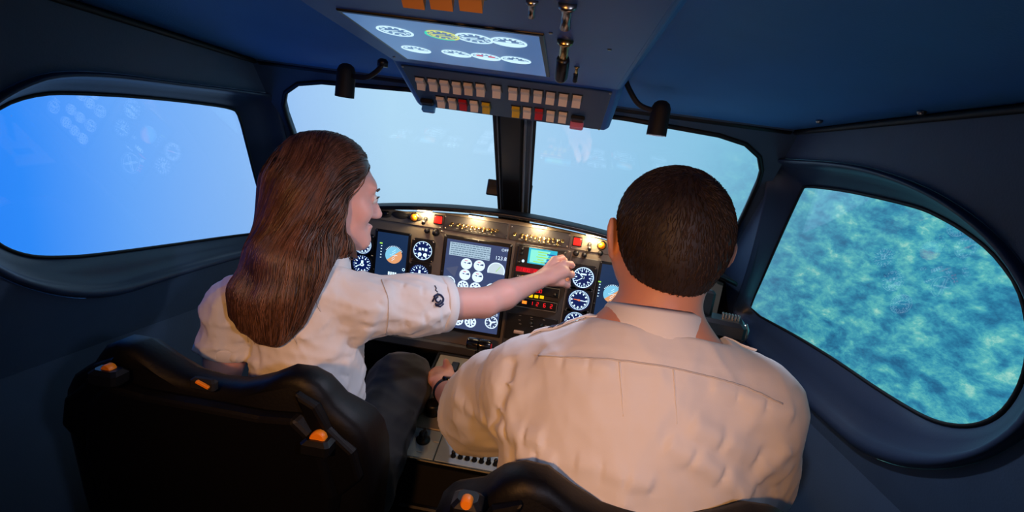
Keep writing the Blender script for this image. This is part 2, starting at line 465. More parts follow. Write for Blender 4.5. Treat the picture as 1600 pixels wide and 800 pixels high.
# centre post cover with two seals
Pm = frameM(ws3((0, 1.0)), (1, 0, 0), nrm(np.array(ws3((0, 1.37))) - np.array(ws3((0, 1.0)))), -WS_N)
Lp = np.linalg.norm(np.array(ws3((0, 1.38))) - np.array(ws3((0, 1.0))))
cp = MB(); cp.box((-0.008, Lp / 2, 0.012), (0.060, Lp, 0.02), 0.006); cp.build('centre_post', M_BLACK, wf, Pm)
for xx, w_ in ((-0.041, 0.003), (0.027, 0.006), (0.043, 0.005)):
    cp = MB(); cp.box((xx, Lp / 2, 0.012), (w_, Lp, 0.016), 0.002); cp.build('post_seal', M_SEAL, wf, Pm)

# ceiling
def ceil_z(x, Y):
    w = wallX(Y, ZC); t = min(max((wsY(ZC) - Y) / 0.40, 0), 1); t = t * t * (3 - 2 * t)
    return ZC + 0.085 * t * (1 - (x / w) ** 2)
mb = MB(); nx, ny = 28, 40; vs = []; fs = []
for j in range(ny + 1):
    Y = wsY(ZC) + (REAR - wsY(ZC)) * (j / ny) ** 1.2
    for i in range(nx + 1):
        x = (-1 + 2 * i / nx) * (wallX(Y, ZC) + 0.003)
        vs.append((x, Y, ceil_z(x, Y)))
for j in range(ny):
    for i in range(nx):
        a = j * (nx + 1) + i; fs.append((a, a + nx + 1, a + nx + 2, a + 1))
mb.add(vs, fs); ceil = mb.build('ceiling', M_CEIL, smooth=True); struct(ceil)
sm = ceil.modifiers.new('s', 'SOLIDIFY'); sm.thickness = 0.02; sm.offset = 1
# piping along the crease
for k, sgn in enumerate((-1, 1)):
    mb = MB(); pts = [(sgn * (wallX(Y, ZC) - 0.006), Y, ZC - 0.004) for Y in np.linspace(wsY(ZC) - .01, REAR, 30)]
    mb.tube(pts, 0.006, 6); struct(mb.build('trim_%d' % (k + 1), M_RUB, smooth=True))
# front piping on the windscreen head
mb = MB(); mb.tube([(x, wsY(ZC) - 0.006, ZC - 0.002) for x in np.linspace(-0.6, 0.6, 9)], 0.008, 6); struct(mb.build('trim_3', M_RUB, smooth=True))
# upholstery studs
stud = MB().lathe([(0.0, 0.004), (0.004, 0.003), (0.006, 0.0), (0.006, -0.002)][::-1], 10).mesh('stud', M_SCREW, True)
for (px, py) in ((290, 82), (408, 109), (1198, 200), (1280, 190), (1440, 176)):
    v = ray(px, py); t = 0.3
    while t < 3:
        p = CAM + v * t
        if p[2] > ceil_z(min(max(p[0], -.7), .7), p[1]) - 0.003: break
        t += 0.004
    inst('stud', stud, Matrix.Translation(Vector(p)) @ Matrix.Rotation(pi, 4, 'X'), ceil)
# skirting line on the left wall (seam with piping below the window)
for k, (sgn, px) in enumerate(((-1, [(265, 560), (300, 541), (345, 518), (400, 492)]),)):
    n_in = WALL_N * np.array([sgn, 1, 1]); p0 = np.array([sgn * wallX(1.05, ZC), 1.05, ZC])
    pts = [onplane(x, y, p0, n_in) + n_in * 0.002 for x, y in px]
    mb = MB(); mb.tube(pts, 0.003, 6); struct(mb.build('trim_4', M_SEAL, smooth=True))

# projection screen outside: part of a dome with real thickness
def dome():
    mb = MB(); R0 = 2.6; na, nb = 72, 28; vs = []; fs = []
    for rr in (R0, R0 + 0.03):
        for j in range(nb + 1):
            ph = radians(-38 + 76 * j / nb)
            for i in range(na + 1):
                th = radians(-128 + 256 * i / na)
                vs.append((rr * sin(th) * cos(ph), rr * cos(th) * cos(ph), rr * sin(ph)))
    W = na + 1; off = W * (nb + 1)
    for j in range(nb):
        for i in range(na):
            a = j * W + i
            fs.append((a, a + W, a + W + 1, a + 1)); fs.append((off + a, off + a + 1, off + a + W + 1, off + a + W))
    mb.add(vs, fs)
    o = mb.build('projection_screen', screen_material(), None, Matrix.Translation(Vector((0, 0.9, 1.2))), smooth=True)
    tag(o, 'curved screen outside the windows showing blue sky and forest', 'screen')
dome()

# ================================================================ GLARESHIELD
def gz(x): return 1.085 - 0.22 * x * x
YP = 1.50                                             # instrument panel plane
def glareshield():
    t = thing('glareshield', (0, 1.5, 1.0), 'black padded glareshield arched over the instrument panel', 'glareshield')
    mb = MB(); xs = np.linspace(-0.665, 0.665, 41); prof = [(1.466, -0.004), (1.459, 0.0), (1.462, 0.006), (1.475, 0.009), (1.56, 0.009), (1.70, 0.004), (1.70, -0.012), (1.56, -0.004), (1.475, -0.003)]
    n = len(prof); vs = []; fs = []
    for x in xs:
        for (y, dz) in prof: vs.append((x, min(y, wsY(gz(x)) - .022) if y < 1.6 else wsY(gz(x)) - .014, gz(x) - 0.008 + dz))
    for i in range(len(xs) - 1):
        for k in range(n):
            j = (k + 1) % n; fs.append((i * n + k, i * n + n + k, i * n + n + j, i * n + j))
    fs.append(tuple(range(n))); fs.append(tuple((len(xs) - 1) * n + k for k in range(n - 1, -1, -1)))
    mb.add(vs, fs); mb.build('cover', M_RUB, t, smooth=True)
    mb = MB(); mb.tube([(x, 1.461, gz(x) - 0.004) for x in np.linspace(-0.66, 0.66, 40)], 0.005, 7); mb.build('edge_roll', M_BLACK, t, smooth=True)
    return t
glareshield()

# ================================================================ INSTRUMENT PANEL
PM = frameM((0, YP, 0), (1, 0, 0), (0, 0, 1), (0, -1, 0))        # local x = X, y = Z, z towards the crew
def pp(px, py):
    p = onplane(px, py, (0, YP, 0), (0, 1, 0)); return np.array([p[0], p[2]])
PANEL = thing('instrument_panel', (0, 1.52, 0.62), 'dark metal instrument panel with round dials, displays and radio stack', 'instrument panel')
def L(x, y, z=0.0, rz=0.0): return PM @ Matrix.Translation(Vector((x, y, z))) @ Matrix.Rotation(rz, 4, 'Z')
# main plate, arched top following the glareshield
top = [(x, gz(x) - 0.022) for x in np.linspace(0.64, -0.64, 33)]
mb = MB(); mb.poly([(-0.64, 0.655), (0.64, 0.655)] + top, -0.02, 0.0); mb.build('panel_plate', M_METAL, PANEL, PM)
mb = MB(); mb.box((0, 0.638, -0.004), (1.28, 0.034, 0.03), 0.006); mb.build('lower_rail', M_METALD, PANEL, PM)
# dark centre column (radio stack backing) and seams
def quadplate(name, corners_px, z0, z1, m, parent=PANEL):
    pts = [pp(*q) for q in corners_px]
    c = np.mean(pts, 0); a = np.array([p - c for p in pts])
    if np.sum(a[:, 0] * np.roll(a[:, 1], -1) - a[:, 1] * np.roll(a[:, 0], -1)) < 0: a = a[::-1]
    mb = MB(); mb.poly([tuple(p) for p in a], 0, z1 - z0)
    return mb.build(name, m, parent, L(c[0], c[1], z0)), c
def rectplate(name, x0, x1, y0, y1, z0, z1, m, parent=PANEL, bev=0.0015):
    mb = MB(); mb.box((0, 0, (z1 - z0) / 2), (x1 - x0, y1 - y0, z1 - z0), bev)
    return mb.build(name, m, parent, L((x0 + x1) / 2, (y0 + y1) / 2, z0))
rectplate('radio_backing', 0.026, 0.192, 0.672, 1.000, 0.0, 0.003, M_METALD)
rectplate('gauge_backing', 0.196, 0.292, 0.690, 0.985, 0.0, 0.002, M_METALD)
# header strips under the glareshield lamps
for (x0, x1, m, y1) in ((-0.46, -0.200, M_METAL, 1.043), (-0.196, -0.003, M_METALD, 1.052), (0.003, 0.182, M_METALD, 1.052), (0.186, 0.46, M_METAL, 1.043)):
    rectplate('header_strip', x0, x1, 1.006, y1, 0.0, 0.004, m)
screw_me = MB().lathe([(0.0026, 0.0), (0.0026, 0.0008), (0.0016, 0.0014), (0.0, 0.0015)], 8).mesh('screw', M_SCREW, True)
def screws(pts, z=0.004, parent=PANEL, s=1.0):
    for (x, y) in pts: inst('screw', screw_me, L(x, y, z) @ Matrix.Scale(s, 4), parent)
screws([(-0.196 + 0.004, 1.046), (-0.007, 1.012), (0.007, 1.046), (0.178, 1.012), (-0.204, 1.010), (0.19, 1.010), (-.19, 1.012), (.178, 1.046)])

# toggles (brass) in the two annunciator strips
tog = MB().lathe([(0.0050, 0.0), (0.0050, 0.003), (0.0030, 0.0045), (0.0026, 0.012), (0.0040, 0.020), (0.0030, 0.024), (0.0, 0.025)], 10).mesh('toggle_switch', M_BRASS, True)
def tline(a, b, n, gap):
    for i in range(n):
        t = 0 if i == 0 else gap + (1 - gap) * (i - 1) / (n - 2)
        px = a[0] + (b[0] - a[0]) * t; py = a[1] + (b[1] - a[1]) * t
        x, y = pp(px, py + 1)
        inst('toggle_switch', tog, L(x, y, 0.003) @ Matrix.Rotation(radians(random.uniform(-18, 18) + 20), 4, 'X'), PANEL)
tline((707, 348), (777, 359), 11, 0.15); tline((805, 364), (879, 375), 11, 0.15)
lab = MB().box((0, 0, 0.0002), (0.007, 0.0012, 0.0004)).mesh('legend_mark', mat('legend_white', (190, 185, 170), 0.6))
for (a, b) in (((715, 356), (772, 366)), ((812, 372), (874, 382))):
    for i in range(9):
        x, y = pp(a[0] + (b[0] - a[0]) * i / 8, a[1] + (b[1] - a[1]) * i / 8); inst('legend_mark', lab, L(x, y - .002, 0.0042), PANEL)

# square red warning lamps
sq = MB().box((0, 0, 0.004), (0.022, 0.022, 0.008), 0.002).mesh('warning_lamp', M_REDL)
frm = MB().box((0, 0, 0.002), (0.029, 0.029, 0.004), 0.002).mesh('lamp_frame', M_BLACK)
for (px, py) in ((686, 343), (902, 377)):
    x, y = pp(px, py); o = inst('warning_lamp', sq, L(x, y, 0.005), PANEL); inst('lamp_frame', frm, L(x, y, 0.003), o)
# amber knobs, black toggles, dark knobs, brass screws
amb = MB().lathe([(0.010, 0), (0.010, 0.006), (0.008, 0.012), (0.0, 0.013)], 14).mesh('amber_knob', M_AMBER, True)
amb_c = MB().lathe([(0.014, 0), (0.014, 0.003), (0.011, 0.004), (0.0, 0.004)], 16).mesh('knob_collar', M_BRASS, True)
for (px, py) in ((648, 339), (940, 383)):
    x, y = pp(px, py); o = inst('amber_knob', amb, L(x, y, 0.004), PANEL); inst('knob_collar', amb_c, L(x, y, 0.003), o)
btg = MB().lathe([(0.006, 0), (0.006, 0.004), (0.004, 0.006), (0.004, 0.016), (0.0065, 0.024), (0.005, 0.030), (0.0, 0.031)], 10).mesh('black_toggle', M_BLACK, True)
for (px, py) in ((666, 341), (921, 381)):
    x, y = pp(px, py); inst('black_toggle', btg, L(x, y, 0.004) @ Matrix.Rotation(radians(25), 4, 'X'), PANEL)
knb = MB().lathe([(0.010, 0), (0.010, 0.004), (0.0085, 0.005), (0.0080, 0.016), (0.0065, 0.018), (0, 0.018)], 16).mesh('rotary_knob', M_BLACK, True)
for (px, py, s) in ((668, 360, .85), (682, 363, 1.1), (900, 395, .9), (913, 398, .8), (938, 395, .8), (596, 334, .7), (606, 333, .7)):
    x, y = pp(px, py); inst('rotary_knob', knb, L(x, y, 0.002) @ Matrix.Scale(s, 4), PANEL)
lb2 = MB().box((0, 0, 0.0003), (0.03, 0.0022, 0.0006)).mesh('legend_bar', mat('legend_cream', (205, 195, 175), 0.6))
for (px, py) in ((677, 355), (907, 391)):
    x, y = pp(px, py); inst('legend_bar', lb2, L(x, y, 0.0005), PANEL)
screws([tuple(pp(691, 362)), tuple(pp(889, 393)), tuple(pp(649, 348)), tuple(pp(937, 391))], 0.001, s=1.6)
# oval switch plates at the left end
ov = MB()
for i in range(2): ov.lathe([(0.026, 0), (0.026, 0.003), (0.024, 0.004), (0, 0.004)], 24, M=Matrix.Diagonal((1, 0.42, 1)))
ovm = ov.mesh('switch_plate', M_METALD, True)
for (px, py) in ((600, 334), (626, 336), (648, 339)):
    x, y = pp(px, py); inst('switch_plate', ovm, L(x, y, 0.002), PANEL)

# ---------------- round gauges
def plate_mesh(s, holer):
    mb = MB(); c = s * 0.22
    mb.poly([(-s + c, -s), (s - c, -s), (s, -s + c), (s, s - c), (s - c, s), (-s + c, s), (-s, s - c), (-s, -s + c)], 0, 0.006)
    mb.ring((0, 0, 0), holer, holer * 1.10, 0.005, 0.011, 28)
    return mb.mesh('gauge', M_BLACK)
def numeral_ticks(mb, r, n, a0, a1, l, w, z):
    for i in range(n):
        a = a0 + (a1 - a0) * i / max(n - 1, 1) if abs(a1 - a0) < 2 * pi - 1e-3 else a0 + 2 * pi * i / n
        M = Matrix.Rotation(a, 3, 'Z')
        mb.box(tuple(M @ Vector((0, r, z))), (w, l, 0.0004), M=M)
def gauge(px, py, r=0.030, kind='alt', s=0.036, nang=(2.3, -2.0)):
    x, y = pp(px, py)
    g = inst('gauge', plate_mesh(s, r), L(x, y, 0.0), PANEL)
    MB().lathe([(r * 1.02, 0), (r * 1.02, 0.0065), (0, 0.0065)], 28).build('dial_face', M_DIAL, g, L(x, y, 0), smooth=False)
    mk = MB(); z = 0.0069
    if kind == 'alt':                                     # airspeed/altimeter with thick bright ring
        mk.ring((0, 0, 0), r * .86, r * .93, z, z + .0003, 40)
        numeral_ticks(mk, r * .76, 24, 0, 2 * pi, r * .16, r * .045, z); numeral_ticks(mk, r * .60, 10, .3, 2 * pi + .3, r * .14, r * .10, z)
        mk.box((0, r * .3, z), (r * .5, r * .14, .0004))
    elif kind == 'quad':                                  # four windows
        mk.ring((0, 0, 0), r * .90, r * .95, z, z + .0003, 40)
        numeral_ticks(mk, r * .78, 12, 0, 2 * pi, r * .16, r * .09, z)
        for i, (cx, cy) in enumerate(((-.32, .12), (0, .14), (.34, .12))): mk.box((cx * r, cy * r, z), (r * .22, r * .28, .0004))
        for cx in (-.28, .28): mk.lathe([(r * .2, z), (r * .2, z + .0004), (0, z + .0004)], 14, c=(cx * r, -.42 * r, 0))
    elif kind == 'ticks':
        numeral_ticks(mk, r * .84, 24, 0, 2 * pi, r * .10, r * .04, z); numeral_ticks(mk, r * .66, 12, 0, 2 * pi, r * .18, r * .10, z)
        mk.box((0, r * .1, z), (r * .22, r * .6, .0004)); mk.box((0, -r * .05, z), (r * .4, r * .2, .0004))
    elif kind == 'hdg':
        mk.ring((0, 0, 0), r * .86, r * .90, z, z + .0003, 40)
        numeral_ticks(mk, r * .78, 36, 0, 2 * pi, r * .12, r * .04, z); numeral_ticks(mk, r * .66, 12, 0, 2 * pi, r * .16, r * .12, z)
    elif kind == 'clock':
        mk.ring((0, 0, 0), r * .88, r * .91, z, z + .0003, 40)
        numeral_ticks(mk, r * .80, 60, 0, 2 * pi, r * .09, r * .025, z); numeral_ticks(mk, r * .66, 12, 0, 2 * pi, r * .16, r * .11, z)
        mk.ring((0, -r * .42, 0), r * .17, r * .21, z, z + .0003, 20)
    mk.build('dial_markings', E_WHITE, g, L(x, y, 0))
    for i, a in enumerate(nang):
        nd = MB(); ln = r * (.72 if i == 0 else .5)
        nd.poly([(-r * .045, -r * .12), (r * .045, -r * .12), (r * .02, ln), (-r * .02, ln)], 0.0074, 0.0082)
        nd.build('needle', E_ORNG if (kind == 'hdg' and i == 1) else E_WHITE, g, L(x, y, 0, a))
    hub = MB().lathe([(r * .08, .0074), (r * .08, .0092), (0, .0095)], 10); hub.build('needle_hub', E_ORNG if kind == 'hdg' else M_BLACK, g, L(x, y, 0))
    for (a, b) in ((1, 1), (-1, 1), (1, -1), (-1, -1)):
        inst('screw', screw_me, L(x + a * s * .84, y + b * s * .84, .006) @ Matrix.Scale(.9, 4), g)
gauge(661.5, 391, .030, 'quad', .0355, ()); gauge(656, 427, .030, 'ticks', .0355, (1.7,))
gauge(568, 382, .030, 'hdg', .0355, (1.2, 4.2)); gauge(567, 412, .030, 'ticks', .0355, (2.0,))
gauge(911, 433, .0335, 'alt', .038, (0.85, 2.2)); gauge(904.5, 468, .0335, 'hdg', .038, (-1.63, 1.5)); gauge(898, 502, .0335, 'clock', .038, (0.45, -0.75))
# the co-pilot's outer dials, behind the man's head
for (gx, gy, kk, nn) in ((0.455, 0.93, 'ticks', (1.1,)), (0.455, 0.855, 'quad', ()), (0.455, 0.78, 'alt', (2.0, -1.0))):
    q = Vector((gx, YP, gy)) - Vector(CAM); d = q.dot(Vector(_F)); gauge(800 + FPX * q.dot(Vector(CX)) / d, 400 - FPX * q.dot(Vector(CY)) / d, .030, kk, .0355, nn)

# ---------------- displays
def attitude(parent, x, y, r, bank):
    h = MB(); pts = [(r * cos(a), r * sin(a)) for a in np.linspace(0, pi, 20)]; h.poly(pts, 0.0056, 0.0060); h.build('attitude_sky', E_SKYB, parent, L(x, y, 0, bank))
    h = MB(); pts = [(r * cos(a), r * sin(a)) for a in np.linspace(pi, 2 * pi, 20)]; h.poly(pts, 0.0056, 0.0060); h.build('attitude_earth', E_EARTH, parent, L(x, y, 0, bank))
    h = MB(); numeral_ticks(h, r * 1.07, 13, radians(60), radians(-60), r * .14, r * .06, .006)
    for k in (-2, -1, 1, 2): h.box((0, k * r * .26, .0063), (r * .5, r * .035, .0004), M=Matrix.Rotation(bank, 3, 'Z'))
    h.box((0, 0, .0065), (r * .9, r * .04, .0004)); h.build('attitude_scale', E_WHITE, parent, L(x, y, 0))
def pfd(x0, x1, y0, y1, ax, ay, full):
    d = rectplate('flight_display', x0, x1, y0, y1, 0.0, 0.005, M_BLACK, bev=.003)
    b = .008
    rectplate('screen', x0 + b, x1 - b, y0 + b, y1 - b, 0.0046, 0.0054, M_SCRP, d, 0)
    attitude(d, ax, ay, .026, radians(40))
    w = MB(); w.ring((ax + .035, ay - .040, 0), .003, .0045, .0056, .006, 14)
    for i in range(5): w.box((ax - .040, ay - .012 + i * .009, .0058), (.004, .0022, .0004))
    for i in range(4): w.box((ax - .010 + i * .007, ay - .058, .0058), (.005, .010, .0004))
    for i in range(4): w.box((ax + .022 + i * .006, ay - .080 + i * 0, .0058), (.004, .004, .0004))
    w.build('readout', E_WHITE, d, L(0, 0, 0))
    g = MB(); g.box((ax - .042, ay + .032, .0058), (.008, .004, .0004)); g.build('mode_flag', E_GRN, d, L(0, 0, 0))
    # horizontal situation picture below the sphere
    w = MB(); hx, hy = ax, ay - .115
    w.ring((hx, hy, 0), .030, .0315, .0056, .006, 30); numeral_ticks(w, 0, 1, 0, 0, .001, .001, .0058)
    for a in (.7, -.9): w.box((hx, hy, .0058), (.004, .050, .0004), M=Matrix.Rotation(a, 3, 'Z'))
    w.box((hx - .028, hy + .034, .0058), (.009, .009, .0004)); w.build('course_picture', E_WHITE, d, L(0, 0, 0))
    r = MB(); r.box((hx - .020, hy + .046, .0058), (.025, .0025, .0004))
    for i in range(3): r.box((hx - .037, hy + .02 - i * .010, .0058), (.006, .005, .0004))
    r.build('alert_mark', E_REDD, d, L(0, 0, 0))
    screws([(x0 + .004, y1 - .004), (x1 - .004, y1 - .004), (x0 + .004, (y0 + y1) / 2), (x1 - .004, (y0 + y1) / 2)], .005, d, .8)
a = pp(592, 360); b = pp(643, 367); ac = pp(614, 398)
pfd(b[0] - .110, b[0] + .001, .725, b[1] + .004, ac[0] + .004, ac[1], True)
pr = pp(936, 416); pfd(pr[0], pr[0] + .112, .725, .985, pp(956, 459)[0], pp(956, 459)[1], True)

# multi function display
def mfd():
    x0, x1, y0, y1 = -0.190, 0.018, 0.697, 0.993
    d = rectplate('engine_display', x0, x1, y0, y1, 0.0, 0.006, M_BLACK, bev=.003)
    b = .011
    rectplate('screen', x0 + b, x1 - b, y0 + b, y1 - b, 0.0056, 0.0063, M_SCR, d, 0)
    z = .0066
    def q(px, py): return pp(px, py)
    blk = [q(703, 376), q(769, 386), q(767, 408), q(701, 397)]
    mb = MB(); cx = np.mean(blk, 0); mb.box((cx[0], cx[1], z), (.124, .040, .0004)); mb.build('message_list', emis('message_panel', (178, 205, 225), .95), d, L(0, 0, 0))
    ln = MB()
    for r in range(6):
        xx = cx[0] - .058
        while xx < cx[0] + .055:
            w = random.uniform(.004, .012); ln.box((xx + w / 2, cx[1] + .016 - r * .0064, z + .0005), (w, .0022, .0003)); xx += w + .002
    ln.build('message_text', emis('message_text', (110, 140, 170), .7), d, L(0, 0, 0))
    white = MB(); dark = MB(); red = MB()
    def dial(px, py, r, style, needle=0.6):
        x, y = q(px, py); white = MB(); dark = MB(); red = MB()
        white.ring((x, y, 0), r * .84, r, z - .0003, z, 28)
        if style == 'seg':
            white.lathe([(r * .86, z - .0004), (r * .86, z - .0001), (0, z - .0001)], 24, c=(x, y, 0))
            dark.poly([(x + r * .05, y + r * .1), (x + r * .75, y + r * .05), (x + r * .70, y + r * .38), (x + r * .35, y + r * .28)], z, z + .0004)
            dark.poly([(x - r * .6, y + r * .2), (x - r * .1, y + r * .05), (x - r * .15, y + r * .28)], z, z + .0004)
            red.box((x - r * .1, y + r * .55, z + .0002), (r * .5, r * .14, .0004))
        elif style == 'tick':
            white.lathe([(r * .86, z - .0004), (r * .86, z - .0001), (0, z - .0001)], 24, c=(x, y, 0))
            for k in range(8):
                M = Matrix.Rotation(k * 2 * pi / 8 + .2, 3, 'Z'); p = M @ Vector((0, r * .60, 0)); dark.box((x + p.x, y + p.y, z + .0002), (r * .22, r * .26, .0004), M=M)
            M = Matrix.Rotation(needle, 3, 'Z'); dark.box((x, y, z + .0002), (r * .10, r * .9, .0004), M=M)
        elif style == 'open':
            numeral_ticks_xy(white, x, y, r * .70, 10, r * .18, r * .12, z)
            for k in range(3):
                M = Matrix.Rotation(needle + k * 2 * pi / 3, 3, 'Z'); p = M @ Vector((0, r * .3, 0)); white.box((x + p.x, y + p.y, z), (r * .26, r * .62, .0004), M=M)
        o = white.build('dial', emis('display_white', (215, 235, 255), 1.25), d, L(0, 0, 0))
        if dark.v: dark.build('dial_print', emis('display_navy', (30, 50, 110), .8), d, L(0, 0, 0))['kind'] = 'stuff'
        if red.v: red.build('dial_red_mark', emis('display_red', (230, 110, 130), .9), d, L(0, 0, 0))
    def numeral_ticks_xy(mb, x, y, r, n, l, w, z):
        for i in range(n):
            M = Matrix.Rotation(2 * pi * i / n, 3, 'Z'); p = M @ Vector((0, r, 0)); mb.box((x + p.x, y + p.y, z), (w, l, .0004), M=M)
    dial(729.5, 411.5, .017, 'seg'); dial(749.5, 414.5, .017, 'seg'); dial(727, 428.5, .017, 'seg'); dial(746.8, 432, .017, 'seg')
    dial(702, 440, .0195, 'open'); dial(724, 446, .017, 'tick'); dial(743, 449, .017, 'tick', 1.4); dial(769, 452, .020, 'open', .3)
    dial(700, 470, .0195, 'open', 1.); dial(722, 476, .017, 'tick'); dial(742, 480, .017, 'tick')
    dial(697, 496, .018, 'tick'); dial(716, 499, .017, 'tick', 2.); dial(735.5, 502, .018, 'tick', .1); dial(768, 503, .020, 'open', .8)
    # half dial
    x, y = q(775.5, 423); white.ring((x, y, 0), .0235, .0265, z - .0003, z, 28, -.35, pi + .35)
    half = MB(); half.poly([(x + .0235 * cos(t), y + .0235 * sin(t)) for t in np.linspace(-.35, pi + .35, 24)], z - .0005, z - .0002); half.build('half_dial', emis('half_dial', (205, 222, 232), 1.0), d, L(0, 0, 0))
    M = Matrix.Rotation(-.6, 3, 'Z'); gn = MB(); gn.box((x + .006, y + .007, z + .0002), (.0016, .022, .0004), M=M); gn.build('half_dial_needle', E_GRN, d, L(0, 0, 0))
    white.build('half_dial_rim', emis('display_white', (215, 235, 255), 1.25), d, L(0, 0, 0))
    # facets of the dark background picture
    fc = MB(); xx, yy = q(697, 418); fc.poly([(xx, yy), (xx + .030, yy - .024), (xx + .038, yy + .012)], z - .0004, z - .0001); fc.build('background_facet', emis('facet', (88, 96, 128), .85), d, L(0, 0, 0))
    wm = emis('display_white', (215, 235, 255), 1.25)
    for s, px, py, sz in (('OFF', 789.5, 391, .012), ('123.8', 783, 403.5, .016), ('-', 777, 485, .01), ('100.0', 771.5, 491, .012)):
        x, y = q(px, py); inst('readout', text_mesh('readout', s, sz, wm), L(x, y, z), d)
    screws([(x0 + .005, y1 - .005), ((x0 + x1) / 2, y1 - .005), (x1 - .005, y1 - .005), (x0 + .005, .88), (x1 - .005, .88), (x0 + .005, y0 + .005)], .006, d, .8)
mfd()

# ---------------- radio stack
def radio(name, px0, px1, h, depth=0.016):
    """unit whose front's centreline runs from px0 to px1"""
    a, b = pp(*px0), pp(*px1); cx, cy = (a + b) / 2; w = b[0] - a[0]
    o = rectplate(name, a[0], b[0], cy - h / 2, cy + h / 2, 0.002, depth, M_RADIO, bev=.003)
    return o, a[0], b[0], cy
kn2 = MB().lathe([(0.007, 0), (0.007, 0.010), (0.0062, 0.0115), (0.0042, 0.0115), (0.0042, 0.018), (0.0034, 0.019), (0, 0.019)], 14).mesh('tuning_knob', M_BLACK, True)
btn = MB().box((0, 0, .0015), (.008, .005, .003), .0008).mesh('push_button', M_METALD)
ybt = MB().box((0, 0, .002), (.012, .009, .004), .001).mesh('yellow_button', E_YEL)
# navigator
RT = 0.002 + 0.014
o, x0, x1, cy = radio('navigator', (808, 398.5), (882, 409), .066)
s0 = pp(826, 401); s1 = pp(869, 404)
cx = (s0[0] + s1[0]) / 2; sy = pp(847.5, 400.5)[1]
rectplate('navigator_screen', cx - .042, cx + .042, sy - .0235, sy + .0235, RT - .0006, RT + .0004, E_CYAN, o, 0)
k = MB(); k.poly([(cx - .036, sy - .020), (cx + .010, sy - .020), (cx + .022, sy + .019), (cx - .036, sy + .019)], RT + .0005, RT + .0009); k.build('screen_pane', E_CYANL, o, L(0, 0, 0))
gl = MB()
for r, (w, xo) in enumerate(((.030, -.004), (.022, -.006), (.055, .006), (.018, -.008), (.034, -.012))): gl.box((cx + xo + .004, sy + .014 - r * .0075, RT + .0011), (w, .0026, .0004))
gl.build('screen_text', E_GRN, o, L(0, 0, 0))
bl = MB()
for xo, yo, w in ((.026, .010, .026), (.026, -.006, .026), (.012, -.016, .03)): bl.box((cx + xo, sy + yo, RT + .0010), (w, .004, .0003))
bl.build('screen_band', E_BLUEL, o, L(0, 0, 0))
for i, (px, py) in enumerate(((817, 387), (816, 394), (812, 407))): x, y = pp(px, py); inst('tuning_knob', kn2, L(x, y, RT) @ Matrix.Scale(.75, 4), o)
x, y = pp(818, 406); inst('push_button', MB().lathe([(.004, 0), (.004, .003), (0, .003)], 10).mesh('indicator_lamp', E_WHITE), L(x, y, RT), o)
for (px, py) in ((874, 396), (881, 397), (873, 400), (880, 402)): x, y = pp(px, py); inst('push_button', btn, L(x, y, RT), o)
x, y = pp(876, 412); inst('tuning_knob', kn2, L(x, y, RT) @ Matrix.Scale(1.1, 4), o)
# seven segment digits
SEG = {'0': 'abcdef', '1': 'bc', '2': 'abged', '3': 'abgcd', '4': 'fgbc', '5': 'afgcd', '6': 'afgedc', '7': 'abc', '8': 'abcdefg', '9': 'abcdfg'}
def digits(s, h, m, M, parent, pitch=.72):
    mb = MB(); w = h * .5; t = h * .14; x = -(len(s) - 1) * h * pitch / 2
    for ch in s:
        for c in SEG.get(ch, ''):
            px, py, vx = {'a': (0, h / 2, 0), 'g': (0, 0, 0), 'd': (0, -h / 2, 0), 'b': (w / 2, h / 4, 1), 'c': (w / 2, -h / 4, 1), 'f': (-w / 2, h / 4, 1), 'e': (-w / 2, -h / 4, 1)}[c]
            mb.box((x + px, py, 0), (t, h * .46, .0004) if vx else (w, t, .0004))
        x += h * pitch
    return mb.build('digits', m, parent, M)
# communications radio: wide red display
o, x0, x1, cy = radio('radio', (804, 425), (878, 436), .036)
dk = mat('red_window', (40, 4, 8), .3, emit=(235, 20, 40), es=.55)
ry = pp(822, 420)[1]
rectplate('display_window', x0 + .004, x0 + .094, ry - .0075, ry + .0075, RT - .0006, RT + .0004, dk, o, 0)
digits('118.30 121.50'.replace('.', ''), .009, E_REDD, L(x0 + .049, ry, RT + .0007), o)
for px, py in ((819, 431), (831, 433), (843, 434.5)): x, y = pp(px, py); inst('yellow_button', ybt, L(x, y, RT), o)
lg = MB()
for i in range(3): lg.box((x0 + .012 + i * .005, cy - .006, RT + .0003), (.0035, .003, .0004))
lg.build('legend_mark', MATS['legend_white'], o, L(0, 0, 0))
x, y = pp(872, 430); inst('tuning_knob', kn2, L(x, y, RT), o)
# navigation radio
o, x0, x1, cy = radio('radio', (806, 447), (875, 457), .030)
digits('11030', .010, E_REDD, L(*pp(838, 452), RT + .0004), o)
for px, py in ((830, 460), (838.5, 461), (847, 462)): x, y = pp(px, py); inst('yellow_button', ybt, L(x, y, RT), o)
x, y = pp(868, 458); inst('tuning_knob', kn2, L(x, y, RT) @ Matrix.Scale(.9, 4), o)
mb = MB()
for (xx, yy, w, h) in (((x0 + x1) / 2, cy + .0142, x1 - x0 - .006, .0012), (x1 - .0022, cy, .0012, .026)): mb.box((xx, yy, RT + .0002), (w, h, .0006))
mb.build('edge_line', MATS['legend_white'], o, L(0, 0, 0))
